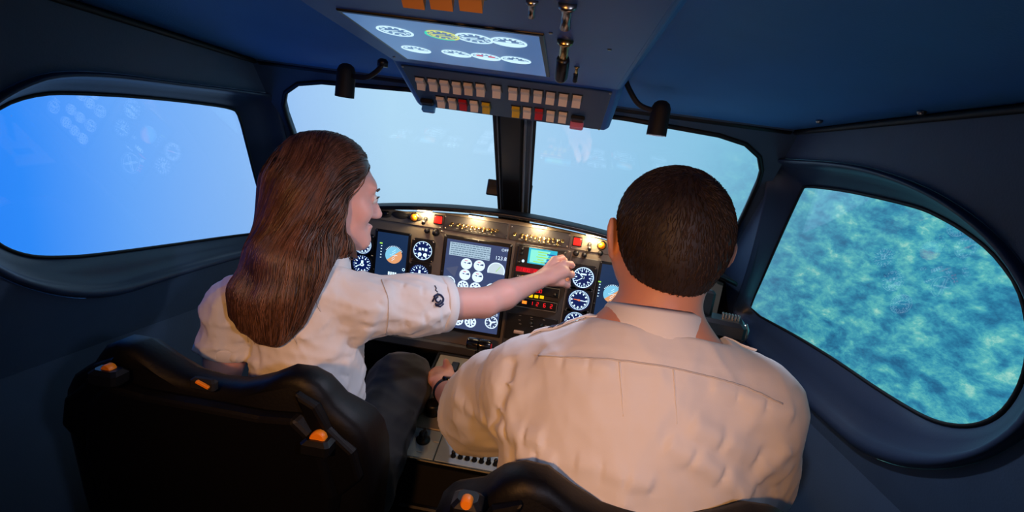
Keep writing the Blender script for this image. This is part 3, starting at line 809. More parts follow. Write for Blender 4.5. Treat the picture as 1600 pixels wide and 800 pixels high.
# transponder
o, x0, x1, cy = radio('transponder', (804, 469), (871, 478), .030)
mb = MB(); mb.box((0, 0, 0), (.014, .009, .0006)); mb.build('mode_lamp', E_ORD, o, L(*pp(820, 470), RT + .0004))
for s, px, py in (('1', 831, 471.5), ('2', 840, 473), ('6', 851, 475), ('2', 861.5, 476.5)): digits(s, .011, E_REDD, L(*pp(px, py), RT + .0004), o)
mb = MB()
for (xx, yy, w, h) in (((x0 + x1) / 2, cy + .0142, x1 - x0 - .006, .0012), ((x0 + x1) / 2, cy - .0142, x1 - x0 - .006, .0012), (x1 - .0022, cy, .0012, .026)): mb.box((xx, yy, RT + .0002), (w, h, .0006))
mb.build('edge_line', MATS['legend_white'], o, L(0, 0, 0))
# switch plate below
o = rectplate('switch_plate', .030, .186, .700, .785, .003, .006, M_RADIO)
stg = MB().lathe([(.006, 0), (.006, .003), (.0035, .004), (.003, .012), (.0035, .018), (0, .020)], 12).mesh('toggle_switch', M_SCREW, True)
for px, py in ((831, 504), (846, 507)): x, y = pp(px, py); inst('toggle_switch', stg, L(x, y, .006) @ Matrix.Rotation(radians(-15), 4, 'X'), o)
for px, py in ((813, 492), (812, 499), (813, 505), (831, 495), (831, 498), (850, 499), (853, 508), (831, 509)): x, y = pp(px, py); inst('legend_mark', lab, L(x, y, .0062), o)
x, y = pp(811, 517); mb = MB(); mb.box((0, 0, .006), (.031, .009, .012), .002); mb.build('tan_handle', mat('tan_handle', (200, 165, 140), .5), o, L(x, y, .006))

# blue tab on the lower rail
x, y = pp(774, 551); mb = MB(); mb.box((0, 0, .002), (.020, .010, .004), .001); mb.build('blue_tab', mat('blue_tab', (20, 80, 200), .5), PANEL, L(x, y, .011))

# lamps under the glareshield (they light the panel)
for i, (px, py) in enumerate(((664, 329.5), (744, 339), (843, 354), (927.5, 368.5))):
    p = onplane(px, py, (0, 1.478, 0), (0, 1, 0))
    t = thing('panel_lamp', p, ['slim warm strip lamp above the left red warning square', 'slim warm strip lamp over the left row of brass toggles', 'slim warm strip lamp over the right row of brass toggles', "slim warm strip lamp nearest the man's left ear"][i], 'lamp', 'strip lamps under the glareshield')
    MB().box((0, 0, 0.004), (.044, .010, .004), .001).build('lamp_housing', M_BLACK, t, Matrix.Translation(Vector(p)))
    MB().box((0, 0, 0), (.042, .009, .005), .001).build('lamp_tube', E_WARM, t, Matrix.Translation(Vector(p)))
    ld = bpy.data.lights.new('panel_lamp_light', 'AREA'); ld.shape = 'RECTANGLE'; ld.size = .042; ld.size_y = .01; ld.energy = PANEL_LAMP_W; ld.color = (1, .74, .42)
    lo = bpy.data.objects.new('panel_lamp_light', ld)
    _link(lo, Matrix.Translation(Vector((p[0], p[1] - .004, p[2] - .006))) @ Matrix.Rotation(radians(22), 4, 'X'), t)

# mounting plate on the centre post
p = onplane(800, 301, (0, 1.62, 0), (0, 1, 0))
t = thing('card_holder', (p[0], 1.605, p[2]), 'black rectangular card holder clipped to the windscreen centre post', 'card holder')
Mh = frameM((p[0], 1.598, p[2]), nrm((1, 0, -.02)), nrm(np.cross((0, -.8, .6), (1, 0, -.02))), (0, -.8, .6)) if False else frameM((p[0] - .002, 1.590, p[2]), (1, 0, 0), (0, .25, .968), (0, -.968, .25))
Mh = Mh @ Matrix.Translation(Vector((0, 0, .05)))
MB().box((0, 0, 0), (.136, .048, .010), .003).build('plate', M_BLACK, t, Mh)
MB().box((0, -.004, -.03), (.05, .03, .055), .003).build('bracket', M_BLACKM, t, Mh)
MB().tube([(0, .010, .006), (0, .028, .010), (.004, .036, .006)], .0035, 6).tube([(.008, .010, .006), (.008, .026, .010)], .0025, 6).build('clip', M_SCREW, t, Mh, smooth=True)

# ================================================================ CENTRE PEDESTAL
PA = np.array([0, 1.462, .626]); PB = np.array([0, 1.047, .545])
pv = nrm(PA - PB); pn = nrm(np.cross((1, 0, 0), pv)); PL = np.linalg.norm(PA - PB)
QM = frameM(PB, (1, 0, 0), pv, pn)                        # local x right, y up the slope to the panel, z out
PED = thing('centre_pedestal', (0, 1.25, 0), 'grey centre pedestal between the seats with knobs and throttle lever', 'pedestal')
def qp(px, py):
    p = onplane(px, py, PB, pn); return np.array([p[0], np.dot(p - PB, pv)])
def Q(x, y, z=0.0, rz=0.0): return QM @ Matrix.Translation(Vector((x, y, z))) @ Matrix.Rotation(rz, 4, 'Z')
HW = .162
mb = MB(); a = [(-HW, PB[1] - .01, 0.02), (HW, PB[1] - .01, 0.02), (HW, PA[1] + .03, 0.02), (-HW, PA[1] + .03, 0.02)]
zt = lambda Y: PB[2] + (Y - PB[1]) * (PA[2] - PB[2]) / (PA[1] - PB[1]) - .008
mb.add(a + [(x, y, zt(y)) for x, y, _ in a], [(3, 2, 1, 0), (4, 5, 6, 7), (0, 1, 5, 4), (1, 2, 6, 5), (2, 3, 7, 6), (3, 0, 4, 7)])
mb.build('body', M_BLACKM, PED)
mb = MB()
for (cx, cy, w, h) in ((-HW + .004, PL / 2, .008, PL + .02), (HW - .004, PL / 2, .008, PL + .02), (0, -.006, 2 * HW, .008), (0, PL + .004, 2 * HW, .008)): mb.box((cx, cy, -.002), (w, h, .014), .002)
mb.build('rim', M_BLACK, PED, QM)
M_PEDG = mat('pedestal_grey', (150, 164, 170), .5, .15, var=(30, .05)); M_PEDW = mat('pedestal_bronze', (158, 144, 122), .45, .3, var=(30, .05))
def pedplate(x0, x1, y0, y1, m, nm='pedestal_plate'):
    MB().box(((x0 + x1) / 2, (y0 + y1) / 2, -.001), (x1 - x0, y1 - y0, .006), .0015).build(nm, m, PED, QM)
yk = qp(665, 670)[1]
pedplate(-HW + .009, -.062, .0, yk - .0015, M_PEDG); pedplate(-.060, HW - .009, 0, yk - .0015, M_PEDG); pedplate(-HW + .009, HW - .009, yk + .0015, PL, M_PEDW)
pk = MB().lathe([(.017, 0), (.017, .004), (.011, .006), (.010, .022), (.008, .025), (0, .025)], 18); pk.box((0, 0, .020), (.007, .030, .014), .002); pk = pk.mesh('selector_knob', M_BLACK, True)
x, y = qp(661, 689); inst('selector_knob', pk, Q(x, y, .002), PED)
x, y = qp(676, 646); o = inst('trim_knob', MB().lathe([(.020, 0), (.020, .006), (.016, .010), (.021, .016), (.021, .030), (.016, .034), (0, .034)], 18).mesh('trim_knob', M_BLACK, True), Q(x, y, .002), PED)
sk = MB().lathe([(.0065, 0), (.0065, .003), (.0045, .005), (.0050, .012), (.0038, .016), (0, .017)], 10).mesh('small_knob', M_BLACK, True)
for r, ((ax, ay), (bx, by)) in enumerate((((708, 714), (763, 725)), ((713, 701), (769, 710)))):
    for i in range(7):
        x, y = qp(ax + (bx - ax) * i / 5, ay + (by - ay) * i / 5); inst('small_knob', sk, Q(x, y, .002), PED)
for px, py in ((655, 707), (689, 620), (668, 622), (682, 692), (660, 675)):
    x, y = qp(px, py); inst('legend_mark', lab, Q(x, y, .0023) @ Matrix.Scale(2.0, 4), PED)
x, y = qp(710, 576); MB().box((0, 0, .004), (.022, .045, .008), .002).build('lever_slot', M_BLACK, PED, Q(x, y, .002))
# throttle lever: stem and two-part grip
b3 = QM @ Vector((*qp(744, 578), 0)); g3 = atd(748, 541, np.dot(np.array(b3) - CAM, _F) - .07)
stem = thing('throttle_lever', tuple(b3), 'black throttle lever with a fat crosswise grip on the pedestal', 'lever')
MB().tube([np.array(b3) + (-.004, 0, -.004), g3 + (-.004, 0, 0)], .0055, 8).tube([np.array(b3) + (.012, 0, -.004), g3 + (.012, 0, 0)], .0055, 8).build('stem', M_BLACK, stem, smooth=True)
gm = frameM(g3 + np.array([-.0, 0, .004]), (0, 0, 1), (0, 1, 0), (-1, 0, 0))
MB().lathe([(0, -.036), (.015, -.034), (.0175, -.028), (.0175, -.003), (.014, 0), (.0175, .003), (.0175, .028), (.015, .034), (0, .036)], 18).build('grip', mat('glossy_black', (10, 10, 12), .18), stem, gm, angle=40)
MB().lathe([(0, -.0375), (.008, -.0368), (.010, -.033)], 12).build('red_button', M_RED, stem, gm)
# rear face equipment of the pedestal
MB().box((-.01, PB[1] - .020, .33), (.24, .016, .22), .004).build('rear_cover', M_BLACK, PED)
for k, (xx, zz) in enumerate(((-.06, .36), (-.03, .30), (.05, .38))): inst('screw', screw_me, Matrix.Translation(Vector((xx, PB[1] - .028, zz))) @ Matrix.Rotation(pi / 2, 4, 'X') @ Matrix.Scale(1.6, 4), PED)

# ================================================================ OVERHEAD PANEL
OV = thing('overhead_panel', (0, .8, 1.47), 'blue-grey overhead panel with a dial display and two rows of rocker switches', 'overhead panel')
YJ, ZJ, YFr, ZFr, ZR, YR = .968, 1.390, 1.163, 1.330, 1.404, -.25
W0, W1 = .200, .216
# housing cross sections (x half width at the face, face height) from rear to front
secs = [(YR, ZR), (YJ, ZJ), (YFr, ZFr)]
mb = MB(); vs = []
for (Y, z) in secs:
    zt_ = 1.46 if Y < 1.1 else 1.385
    for (x, zz) in ((-W1, zt_), (-W1, z + .008), (-W0 - .006, z), (W0 + .006, z), (W1, z + .008), (W1, zt_)): vs.append((x, Y, zz))
fs = []
for s_ in range(2):
    for k in range(5): fs.append((s_ * 6 + k, s_ * 6 + k + 1, s_ * 6 + 7 + k, s_ * 6 + 6 + k))
    fs.append((s_ * 6 + 5, s_ * 6, s_ * 6 + 6, s_ * 6 + 11))
fs += [(5, 4, 3, 2, 1, 0), (12, 13, 14, 15, 16, 17)]
mb.add(vs, fs); bevel(mb.build('housing', M_OVER, OV), .003)
def plane_frame(pa, pb):
    v = nrm(np.array(pb) - np.array(pa)); n = nrm(np.cross((1, 0, 0), v))
    if n[2] > 0: n = -n
    return v, n
# rear plate (u=-x so that the frame is right handed when looking up)
v1, n1 = plane_frame((0, YR, ZR), (0, YJ, ZJ)); O1 = np.array([0, YJ, ZJ])
M1 = frameM(O1, (-1, 0, 0), v1, n1)
v2, n2 = plane_frame((0, YJ, ZJ), (0, YFr, ZFr)); O2 = np.array([0, YFr, ZFr]); M2 = frameM(O2, (-1, 0, 0), v2, n2)
def o1(px, py): p = onplane(px, py, O1, n1); return np.array([-p[0], np.dot(p - O1, v1)])
def o2(px, py): p = onplane(px, py, O2, n2); return np.array([-p[0], np.dot(p - O2, v2)])
def A1(x, y, z=0, rz=0): return M1 @ Matrix.Translation(Vector((x, y, z))) @ Matrix.Rotation(rz, 4, 'Z')
def A2(x, y, z=0, rz=0): return M2 @ Matrix.Translation(Vector((x, y, z))) @ Matrix.Rotation(rz, 4, 'Z')
LB = YJ - YR; L2 = np.linalg.norm(O2 - O1)
MB().box((0, -LB / 2 - .01, .0015), (2 * W0, LB - .03, .003), .001).build('rear_plate', M_OVER, OV, M1)
MB().box((0, -L2 / 2, .0015), (2 * W0 - .006, L2 - .018, .003), .001).build('switch_plate', M_OVERD, OV, M2)
# display
cn = [o1(551, 18), o1(839, 44), o1(856, 112), o1(635, 88)]
xa, xb = sorted((np.mean([cn[0][0], cn[3][0]]), np.mean([cn[1][0], cn[2][0]]))); ya, yb = sorted((np.mean([cn[0][1], cn[1][1]]), np.mean([cn[2][1], cn[3][1]])))
dsp = MB().box(((xa + xb) / 2, (ya + yb) / 2, .003), (xb - xa + .012, yb - ya + .012, .005), .001).build('dial_display', M_BLACK, OV, M1)
MB().box(((xa + xb) / 2, (ya + yb) / 2, .0055), (xb - xa, yb - ya, .001)).build('screen', mat('overhead_screen', (40, 48, 70), .3, emit=(74, 112, 165), es=.8), dsp, M1)
def odial(px, py, r, st):
    x, y = o1(px, py); w = MB(); z = .0063
    col = emis('overhead_dial', (200, 235, 250), 1.15)
    w.ring((x, y, 0), r * .86, r, z, z + .0004, 32)
    if st == 'half':
        w.poly([(x + r * .84 * cos(t), y + r * .84 * sin(t)) for t in np.linspace(.15, pi - .15, 16)], z, z + .0004)
        for k in range(7):
            a = pi + pi * (k + .5) / 7; w.box((x + r * .68 * cos(a), y + r * .68 * sin(a), z), (r * .12, r * .2, .0004), M=Matrix.Rotation(a + pi / 2, 3, 'Z'))
        w.box((x, y - r * .12, z), (r * .3, r * .3, .0004))
    else:
        for k in range(11):
            a = 2 * pi * k / 11; w.box((x + r * .68 * cos(a), y + r * .68 * sin(a), z), (r * .10, r * .22, .0004), M=Matrix.Rotation(a + pi / 2, 3, 'Z'))
        w.box((x + r * .25, y, z), (r * .9, r * .08, .0004), M=Matrix.Rotation(.3, 3, 'Z')); w.box((x - r * .1, y + r * .25, z), (r * .7, r * .08, .0004))
    o = w.build('dial', emis('overhead_dial_multicolour', (215, 225, 130), 1.0) if st == 'green' else col, dsp, M1)
    if st == 'green':
        MB().ring((x, y, 0), r * .87, r * 1.01, z + .0002, z + .0007, 24, -.6, 2.2).build('green_arc', emis('overhead_green', (70, 220, 190), 1.0), o, M1)
    if st == 'red' or st == 'half' and False: pass
    return x, y
for px, py, r, st in ((618, 41, .0245, 'full'), (692, 47, .0225, 'green'), (742, 52, .0245, 'full'), (796, 58, .0235, 'half'), (651, 70.5, .0225, 'half'), (714, 77, .0225, 'half'), (760, 82, .0225, 'half'), (807, 87, .0225, 'half')):
    x, y = odial(px, py, r, st)
    if (px, py) == (760, 82):
        MB().box((x + .008, y - .008, .007), (.009, .006, .0005)).box((x - .010, y - .008, .007), (.009, .006, .0005)).build('red_sector', emis('display_red', (230, 110, 130), .9), dsp, M1)
# rocker switches
def rocker_mesh(m, w=.0160, h=.026):
    mb = MB(); a = .0035
    prof = [(-h / 2, .0075), (0, .0070), (h / 2, .0150), (h / 2, 0), (-h / 2, 0)]
    n = len(prof); mb.add([(-w / 2, y, z) for y, z in prof] + [(w / 2, y, z) for y, z in prof], [tuple(range(n)), tuple(range(2 * n - 1, n - 1, -1))] + [(i, n + i, n + (i + 1) % n, (i + 1) % n) for i in range(n)])
    return mb.mesh('rocker_switch', m)
rk = {'w': rocker_mesh(M_CREAM), 'r': rocker_mesh(M_RED), 'y': rocker_mesh(M_YEL)}
bz = MB().box((0, 0, .001), (.0210, .032, .003), .001).mesh('switch_bezel', M_BLACK)
rows = [(658.4, 124.6, 'w'), (677.7, 126.6, 'w'), (696, 128.5, 'w'), (715, 131, 'w'), (733, 132.5, 'w'), (752, 134.5, 'w'), (777, 137, 'w'), (802.5, 140, 'w'), (821.5, 142.3, 'w'), (841.5, 144.6, 'w'), (861, 147, 'w'), (881, 149.6, 'w'), (902, 152, 'w'),
        (690, 154, 'w'), (708, 156, 'w'), (724.5, 158, 'r'), (742, 160, 'w'), (760.6, 163, 'y'), (807, 169, 'y'), (824.5, 170.5, 'w'), (843, 172.5, 'r'), (861, 175.5, 'w'), (880, 177.5, 'w')]
for px, py, c in rows:
    x, y = o2(px, py - 1.5); o = inst('rocker_switch', rk[c], A2(x, y, .003) @ (Matrix.Rotation(pi, 4, 'Z') if random.random() < .0 else Matrix.Identity(4)), OV)
    inst('switch_bezel', bz, A2(x, y, .002), o)
for px, py, m in ((670, 157, mat('blue_guard', (70, 140, 210), .3)), (903, 183, mat('pink_guard', (215, 120, 150), .4))):
    x, y = o2(px, py); o = MB().box((0, .010, .010), (.028, .014, .020), .002).build('guarded_switch', m, OV, A2(x, y, .002)); MB().box((0, -.010, .006), (.028, .016, .010), .002).build('guard_body', M_BLACK, o, A2(x, y, .002))
lab3 = MB().box((0, 0, .0002), (.012, .0014, .0004)).mesh('legend_mark', mat('legend_dim', (120, 130, 140), .6))
for px, py, c in rows[7:13] + rows[18:]:
    x, y = o2(px, py + 9); inst('legend_mark', lab3, A2(x, y, .0032), OV)
for x in (-W0 + .006, W0 - .006):
    for y in (-.012, -L2 + .012): inst('screw', screw_me, A2(x, y, .003), OV)
# toggles and levers on the rear plate
lv = MB().lathe([(.010, 0), (.010, .004), (.006, .006), (.0055, .030), (.0055, .031)], 12).mesh('lever', M_BRASS, True)
lvg = MB().lathe([(.0075, .028), (.0085, .032), (.0085, .058), (.007, .062), (0, .062)], 14).mesh('lever_grip', M_BLACK, True)
x, y = o1(884, 58); Mv = A1(x, y, .002) @ Matrix.Rotation(radians(-52), 4, 'X'); o = inst('lever', lv, Mv, OV); inst('lever_grip', lvg, Mv, o)
x, y = o1(902, 101); Mv = A1(x, y, .002) @ Matrix.Rotation(radians(-40), 4, 'X') @ Matrix.Scale(.42, 4); o = inst('lever', lv, Mv, OV); inst('lever_grip', lvg, Mv, o)
for px, py in ((888, 0), (832, -4)):
    x, y = o1(px, py); inst('toggle_switch', stg, A1(x, y, .002) @ Matrix.Rotation(radians(-50), 4, 'X') @ Matrix.Scale(1.5 if px > 850 else 1.0, 4), OV)
for px, py in ((644, -24), (689, -22), (736, -20)):
    x, y = o1(px, py); o = inst('rocker_switch', rocker_mesh(mat('amber_rocker', (225, 150, 70), .45), .022, .026), A1(x, y, .003), OV); inst('switch_bezel', bz, A1(x, y, .002) @ Matrix.Scale(1.25, 4), o)
for px, py in ((861, 47), (953, 73), (901, 124), (616, 86)):
    x, y = o1(px, py); inst('screw', screw_me, A1(x, y, .003), OV)

# ================================================================ GOOSENECK LAMPS
def gooseneck(base, ctrl, head, label, watt=0):
    t = thing('gooseneck_lamp', base, label, 'lamp', 'gooseneck lamps beside the overhead panel')
    MB().lathe([(.010, -.006), (.010, .004), (.006, .008), (0, .008)], 14, c=base).build('socket', M_BLACK, t, smooth=True)
    MB().tube(curve_pts([base] + ctrl + [head + np.array([0, 0, .012])], 24), .0048, 8).build('arm', M_RUB, t, smooth=True)
    prof = [(0, .034), (.008, .0325), (.014, .028), (.0175, .020), (.018, .010), (.0185, -.030), (.0165, -.030), (.015, -.018), (0, -.018)]
    MB().lathe(prof[::-1], 20, c=head).build('lamp_head', M_BLACKM, t, angle=50)
    if watt:  # bulb glow and fill light added to brighten the crew
        MB().lathe([(0, -.024), (.013, -.024), (.013, -.020), (0, -.019)], 16, c=head).build('added_bulb', emis('added_cool_glow', (215, 225, 255), 3), t)
        ld = bpy.data.lights.new('gooseneck_fill_light', 'SPOT'); ld.energy = watt; ld.color = (.80, .80, 1); ld.spot_size = radians(165); ld.spot_blend = .35; ld.shadow_soft_size = .014
        _link(bpy.data.objects.new('gooseneck_fill_light', ld), Matrix.Translation(Vector(head + np.array([0, 0, -.031]))), t)
gooseneck(atd(598, 99, .96), [atd(588, 112, .97), atd(570, 121, .98)], atd(540, 127, 1.0), 'black gooseneck lamp hanging left of the overhead panel')
gooseneck(atd(972, 112, .93), [atd(985, 143, .94), atd(1001, 165, .945)], atd(1030, 186, .95), "black gooseneck lamp hanging above the man's head", GOOSE_FILL_W)

# ================================================================ SIDE BOX (right of the man)
bp_ = onplane(1122, 498, (0, 1.13, 0), (0, 1, 0))
Mx = Matrix.Translation(Vector(bp_)) @ Matrix.Rotation(radians(-14), 4, 'Z')
t = thing('side_console_box', (bp_[0], bp_[1], bp_[2] - .14), "black console box with a ribbed silver dial to the man's right", 'console box')
MB().box((0, 0, -.015), (.115, .07, .040), .008).build('lid', M_BLACK, t, Mx)
MB().box((-.008, .006, -.13), (.095, .06, .19), .008).build('body', M_BLACKM, t, Mx)
rb = MB()
for i in range(6): rb.box((.008 + i * .0065, .0, .010), (.0042, .012, .014), .0015)
rb.build('ribbed_dial', M_SCREW, t, Mx)
MB().tube([(.056, .0, .0), (.062, 0, -.012), (.062, 0, -.028), (.056, 0, -.040)], .005, 8).build('latch', M_SCREW, t, Mx, smooth=True)
MB().box((-.03, .002, .03), (.03, .02, .06), .006).build('post', M_BLACK, t, Mx)

# ================================================================ VOLUME MODELLING (smooth bodies)
class Vol:
    """signed distance grid; primitives are blended in, then skinned with surface nets"""
    def __init__(s, lo, hi, h, mg=0.03):
        s.mg = mg; s.lo = np.array(lo, float); s.h = h
        s.n = np.ceil((np.array(hi) - s.lo) / h).astype(int) + 1
        s.a = np.full(tuple(s.n), mg + .03, np.float32)
        s.ax = [(s.lo[i] + h * np.arange(s.n[i])).astype(np.float32) for i in range(3)]
    def _sub(s, lo, hi):
        i0 = np.maximum(np.floor((np.array(lo) - s.lo) / s.h).astype(int), 0); i1 = np.minimum(np.ceil((np.array(hi) - s.lo) / s.h).astype(int) + 1, s.n)
        if np.any(i1 <= i0): return None, None
        sl = tuple(slice(a, b) for a, b in zip(i0, i1))
        X = s.ax[0][sl[0]][:, None, None]; Y = s.ax[1][sl[1]][None, :, None]; Z = s.ax[2][sl[2]][None, None, :]
        return sl, (X, Y, Z)
    def _mix(s, sl, d, k, sub):
        a = s.a[sl]
        if sub:
            if k > 0:
                h = np.maximum(k - np.abs(a + d), 0) / k; s.a[sl] = np.maximum(a, -d) + h * h * k / 4
            else: s.a[sl] = np.maximum(a, -d)
        else:
            if k > 0:
                h = np.maximum(k - np.abs(a - d), 0) / k; s.a[sl] = np.minimum(a, d) - h * h * k / 4
            else: s.a[sl] = np.minimum(a, d)
    def cone(s, p0, p1, r0, r1, k=0.02, sub=False, flat=None):
        p0 = np.asarray(p0, float); p1 = np.asarray(p1, float); R = max(r0, r1) + k + s.mg
        if flat is not None: R *= max(1.0, 1.0)
        sl, g = s._sub(np.minimum(p0, p1) - R, np.maximum(p0, p1) + R)
        if sl is None: return s
        b = p1 - p0; L2 = float(b @ b) + 1e-12
        q = [g[i] - p0[i] for i in range(3)]
        t = np.clip((q[0] * b[0] + q[1] * b[1] + q[2] * b[2]) / L2, 0, 1)
        q = [q[i] - t * b[i] for i in range(3)]
        if flat is not None:
            n, f = nrm(flat[0]), flat[1]; dn = (q[0] * n[0] + q[1] * n[1] + q[2] * n[2]) * (f - 1)
            q = [q[i] + n[i] * dn for i in range(3)]
        d = np.sqrt(q[0] ** 2 + q[1] ** 2 + q[2] ** 2) - (r0 + (r1 - r0) * t)
        if flat is not None: d = d / max(1.0, flat[1] ** .5)
        s._mix(sl, d.astype(np.float32), k, sub); return s
    def chain(s, pts, rs, k=0.01, flat=None):
        for i in range(len(pts) - 1): s.cone(pts[i], pts[i + 1], rs[i], rs[i + 1], k, flat=flat)
        return s
    def ell(s, c, r, R=None, k=0.02, sub=False):
        c = np.asarray(c, float); r = np.asarray(r, float); m = float(r.max()) + k + s.mg
        sl, g = s._sub(c - m, c + m)
        if sl is None: return s
        q = [g[i] - c[i] for i in range(3)]
        if R is not None:
            R = np.asarray(R, float); q = [q[0] * R[0, j] + q[1] * R[1, j] + q[2] * R[2, j] for j in range(3)]
        k0 = np.sqrt((q[0] / r[0]) ** 2 + (q[1] / r[1]) ** 2 + (q[2] / r[2]) ** 2)
        k1 = np.sqrt((q[0] / r[0] ** 2) ** 2 + (q[1] / r[1] ** 2) ** 2 + (q[2] / r[2] ** 2) ** 2) + 1e-9
        s._mix(sl, (k0 * (k0 - 1) / k1).astype(np.float32), k, sub); return s
    def rbox(s, c, half, rad, R=None, k=0.01, sub=False):
        c = np.asarray(c, float); half = np.asarray(half, float); m = float(np.linalg.norm(half)) + k + .03
        sl, g = s._sub(c - m, c + m)
        if sl is None: return s
        q = [g[i] - c[i] for i in range(3)]
        if R is not None:
            R = np.asarray(R, float); q = [q[0] * R[0, j] + q[1] * R[1, j] + q[2] * R[2, j] for j in range(3)]
        e = [np.abs(q[i]) - (half[i] - rad) for i in range(3)]
        d = np.sqrt(np.maximum(e[0], 0) ** 2 + np.maximum(e[1], 0) ** 2 + np.maximum(e[2], 0) ** 2) + np.minimum(np.maximum(np.maximum(e[0], e[1]), e[2]), 0) - rad
        s._mix(sl, d.astype(np.float32), k, sub); return s
    def cut(s, p, n, k=0.0, lo=None, hi=None):
        """remove the half space on the side n points to (optionally only inside a box)"""
        n = nrm(n); sl, g = s._sub(s.lo if lo is None else lo, s.lo + s.h * s.n if hi is None else hi)
        d = (-((g[0] - p[0]) * n[0] + (g[1] - p[1]) * n[1] + (g[2] - p[2]) * n[2])).astype(np.float32)
        s._mix(sl, d, k, True); return s
    def near(s, w=0.02):
        idx = np.nonzero(np.abs(s.a) < w); P = np.stack([s.ax[i][idx[i]] for i in range(3)], 1).astype(float)
        return idx, P
    def sample(s, P):
        q = (np.asarray(P) - s.lo) / s.h; q = np.clip(q, 0, s.n - 1.001); i = q.astype(int); f = q - i
        out = 0
        for dx in (0, 1):
            for dy in (0, 1):
                for dz in (0, 1):
                    w = (f[:, 0] if dx else 1 - f[:, 0]) * (f[:, 1] if dy else 1 - f[:, 1]) * (f[:, 2] if dz else 1 - f[:, 2])
                    out = out + w * s.a[i[:, 0] + dx, i[:, 1] + dy, i[:, 2] + dz]
        return out
    def grad(s, P, e=0.004):
        P = np.asarray(P); g = np.stack([s.sample(P + np.eye(3)[i] * e) - s.sample(P - np.eye(3)[i] * e) for i in range(3)], 1)
        return g / (np.linalg.norm(g, axis=1, keepdims=True) + 1e-9)
    def project(s, P, lift=0.0, it=6):
        P = np.array(P, float)
        for _ in range(it): P = P - s.grad(P) * np.clip(s.sample(P) - lift, -.04, .04)[:, None]
        return P
    def hit(s, px, py, t0=.35, t1=1.7):
        """first point of the surface along a photo pixel's ray"""
        t = np.arange(t0, t1, .0015); P = CAM + ray(px, py)[None, :] * t[:, None]
        inb = np.all((P > s.lo + s.h) & (P < s.lo + s.h * (s.n - 2)), 1); v = np.where(inb, s.sample(P), 1.0); k = np.nonzero(v < 0)[0]
        return P[k[0]] if len(k) else None
    def hits(s, pxs): return [p for p in (s.hit(x, y) for x, y in pxs) if p is not None]
    def skin(s):
        a = s.a; ins = a < 0
        for ax in range(3):                      # keep the border empty
            sl = [slice(None)] * 3
            for e in (0, -1): sl[ax] = e; ins[tuple(sl)] = False
        c = np.zeros(tuple(s.n - 1), np.int8)
        for dx in (0, 1):
            for dy in (0, 1):
                for dz in (0, 1): c += ins[dx:s.n[0] - 1 + dx, dy:s.n[1] - 1 + dy, dz:s.n[2] - 1 + dz]
        act = np.nonzero((c > 0) & (c < 8)); N = len(act[0])
        ids = np.full(c.shape, -1, np.int32); ids[act] = np.arange(N)
        acc = np.zeros((N, 3)); cnt = np.zeros(N)
        I = np.stack(act, 1)
        cor = [(x, y, z) for x in (0, 1) for y in (0, 1) for z in (0, 1)]
        val = {q: a[I[:, 0] + q[0], I[:, 1] + q[1], I[:, 2] + q[2]].astype(float) for q in cor}
        for p in cor:
            for ax in range(3):
                if p[ax]: continue
                q = list(p); q[ax] = 1; q = tuple(q)
                m = (val[p] < 0) != (val[q] < 0); t = np.where(m, val[p] / (val[p] - val[q] + 1e-12), 0)
                pt = np.tile(np.array(p, float), (N, 1)); pt[:, ax] += t
                acc += pt * m[:, None]; cnt += m
        V = s.lo + s.h * (I + acc / np.maximum(cnt, 1)[:, None])
        F = []
        for ax in range(3):
            u, v = (ax + 1) % 3, (ax + 2) % 3
            A = [slice(None)] * 3; B = [slice(None)] * 3; A[ax] = slice(0, -1); B[ax] = slice(1, None)
            sa, sb = ins[tuple(A)], ins[tuple(B)]
            e = np.nonzero(sa != sb); E = np.stack(e, 1)
            ok = (E[:, u] > 0) & (E[:, v] > 0) & (E[:, u] < s.n[u] - 1) & (E[:, v] < s.n[v] - 1); E = E[ok]
            fl = sa[E[:, 0], E[:, 1], E[:, 2]]
            def cell(du, dv):
                C = E.copy(); C[:, u] -= du; C[:, v] -= dv; return ids[C[:, 0], C[:, 1], C[:, 2]]
            q = np.stack([cell(1, 1), cell(0, 1), cell(0, 0), cell(1, 0)], 1)
            q[~fl] = q[~fl][:, ::-1]; F.append(q)
        F = np.concatenate(F); F = F[(F >= 0).all(1)]
        return V, F
def np_mesh(name, V, F, m, smooth=True):
    me = bpy.data.meshes.new(name); me.vertices.add(len(V)); me.vertices.foreach_set('co', np.asarray(V, np.float32).ravel())
    k = F.shape[1]; me.loops.add(F.size); me.loops.foreach_set('vertex_index', F.astype(np.int32).ravel())
    me.polygons.add(len(F)); me.polygons.foreach_set('loop_start', np.arange(0, F.size, k, dtype=np.int32)); me.polygons.foreach_set('loop_total', np.full(len(F), k, np.int32))
    me.update(calc_edges=True); me.polygons.foreach_set('use_smooth', np.full(len(F), smooth))
    me.materials.append(m); me.validate(); return me
def relax(V, F, it=2, w=.5):
    """light Laplacian smoothing of the net"""
    e = np.concatenate([F[:, [i, (i + 1) % F.shape[1]]] for i in range(F.shape[1])]); e = np.concatenate([e, e[:, ::-1]])
    for _ in range(it):
        s = np.zeros_like(V); c = np.zeros(len(V))
        for i in range(3): s[:, i] = np.bincount(e[:, 0], V[e[:, 1], i], len(V))
        c = np.bincount(e[:, 0], minlength=len(V)); V = V * (1 - w) + w * s / np.maximum(c, 1)[:, None]
    return V
def vol_obj(name, vol, m, parent=None, it=2):
    V, F = vol.skin(); V = relax(V, F, it)
    return _link(bpy.data.objects.new(name, np_mesh(name, V, F, m)), None, parent)
def rotz(a): return np.array([[cos(a), -sin(a), 0], [sin(a), cos(a), 0], [0, 0, 1]])
def rotx(a): return np.array([[1, 0, 0], [0, cos(a), -sin(a)], [0, sin(a), cos(a)]])
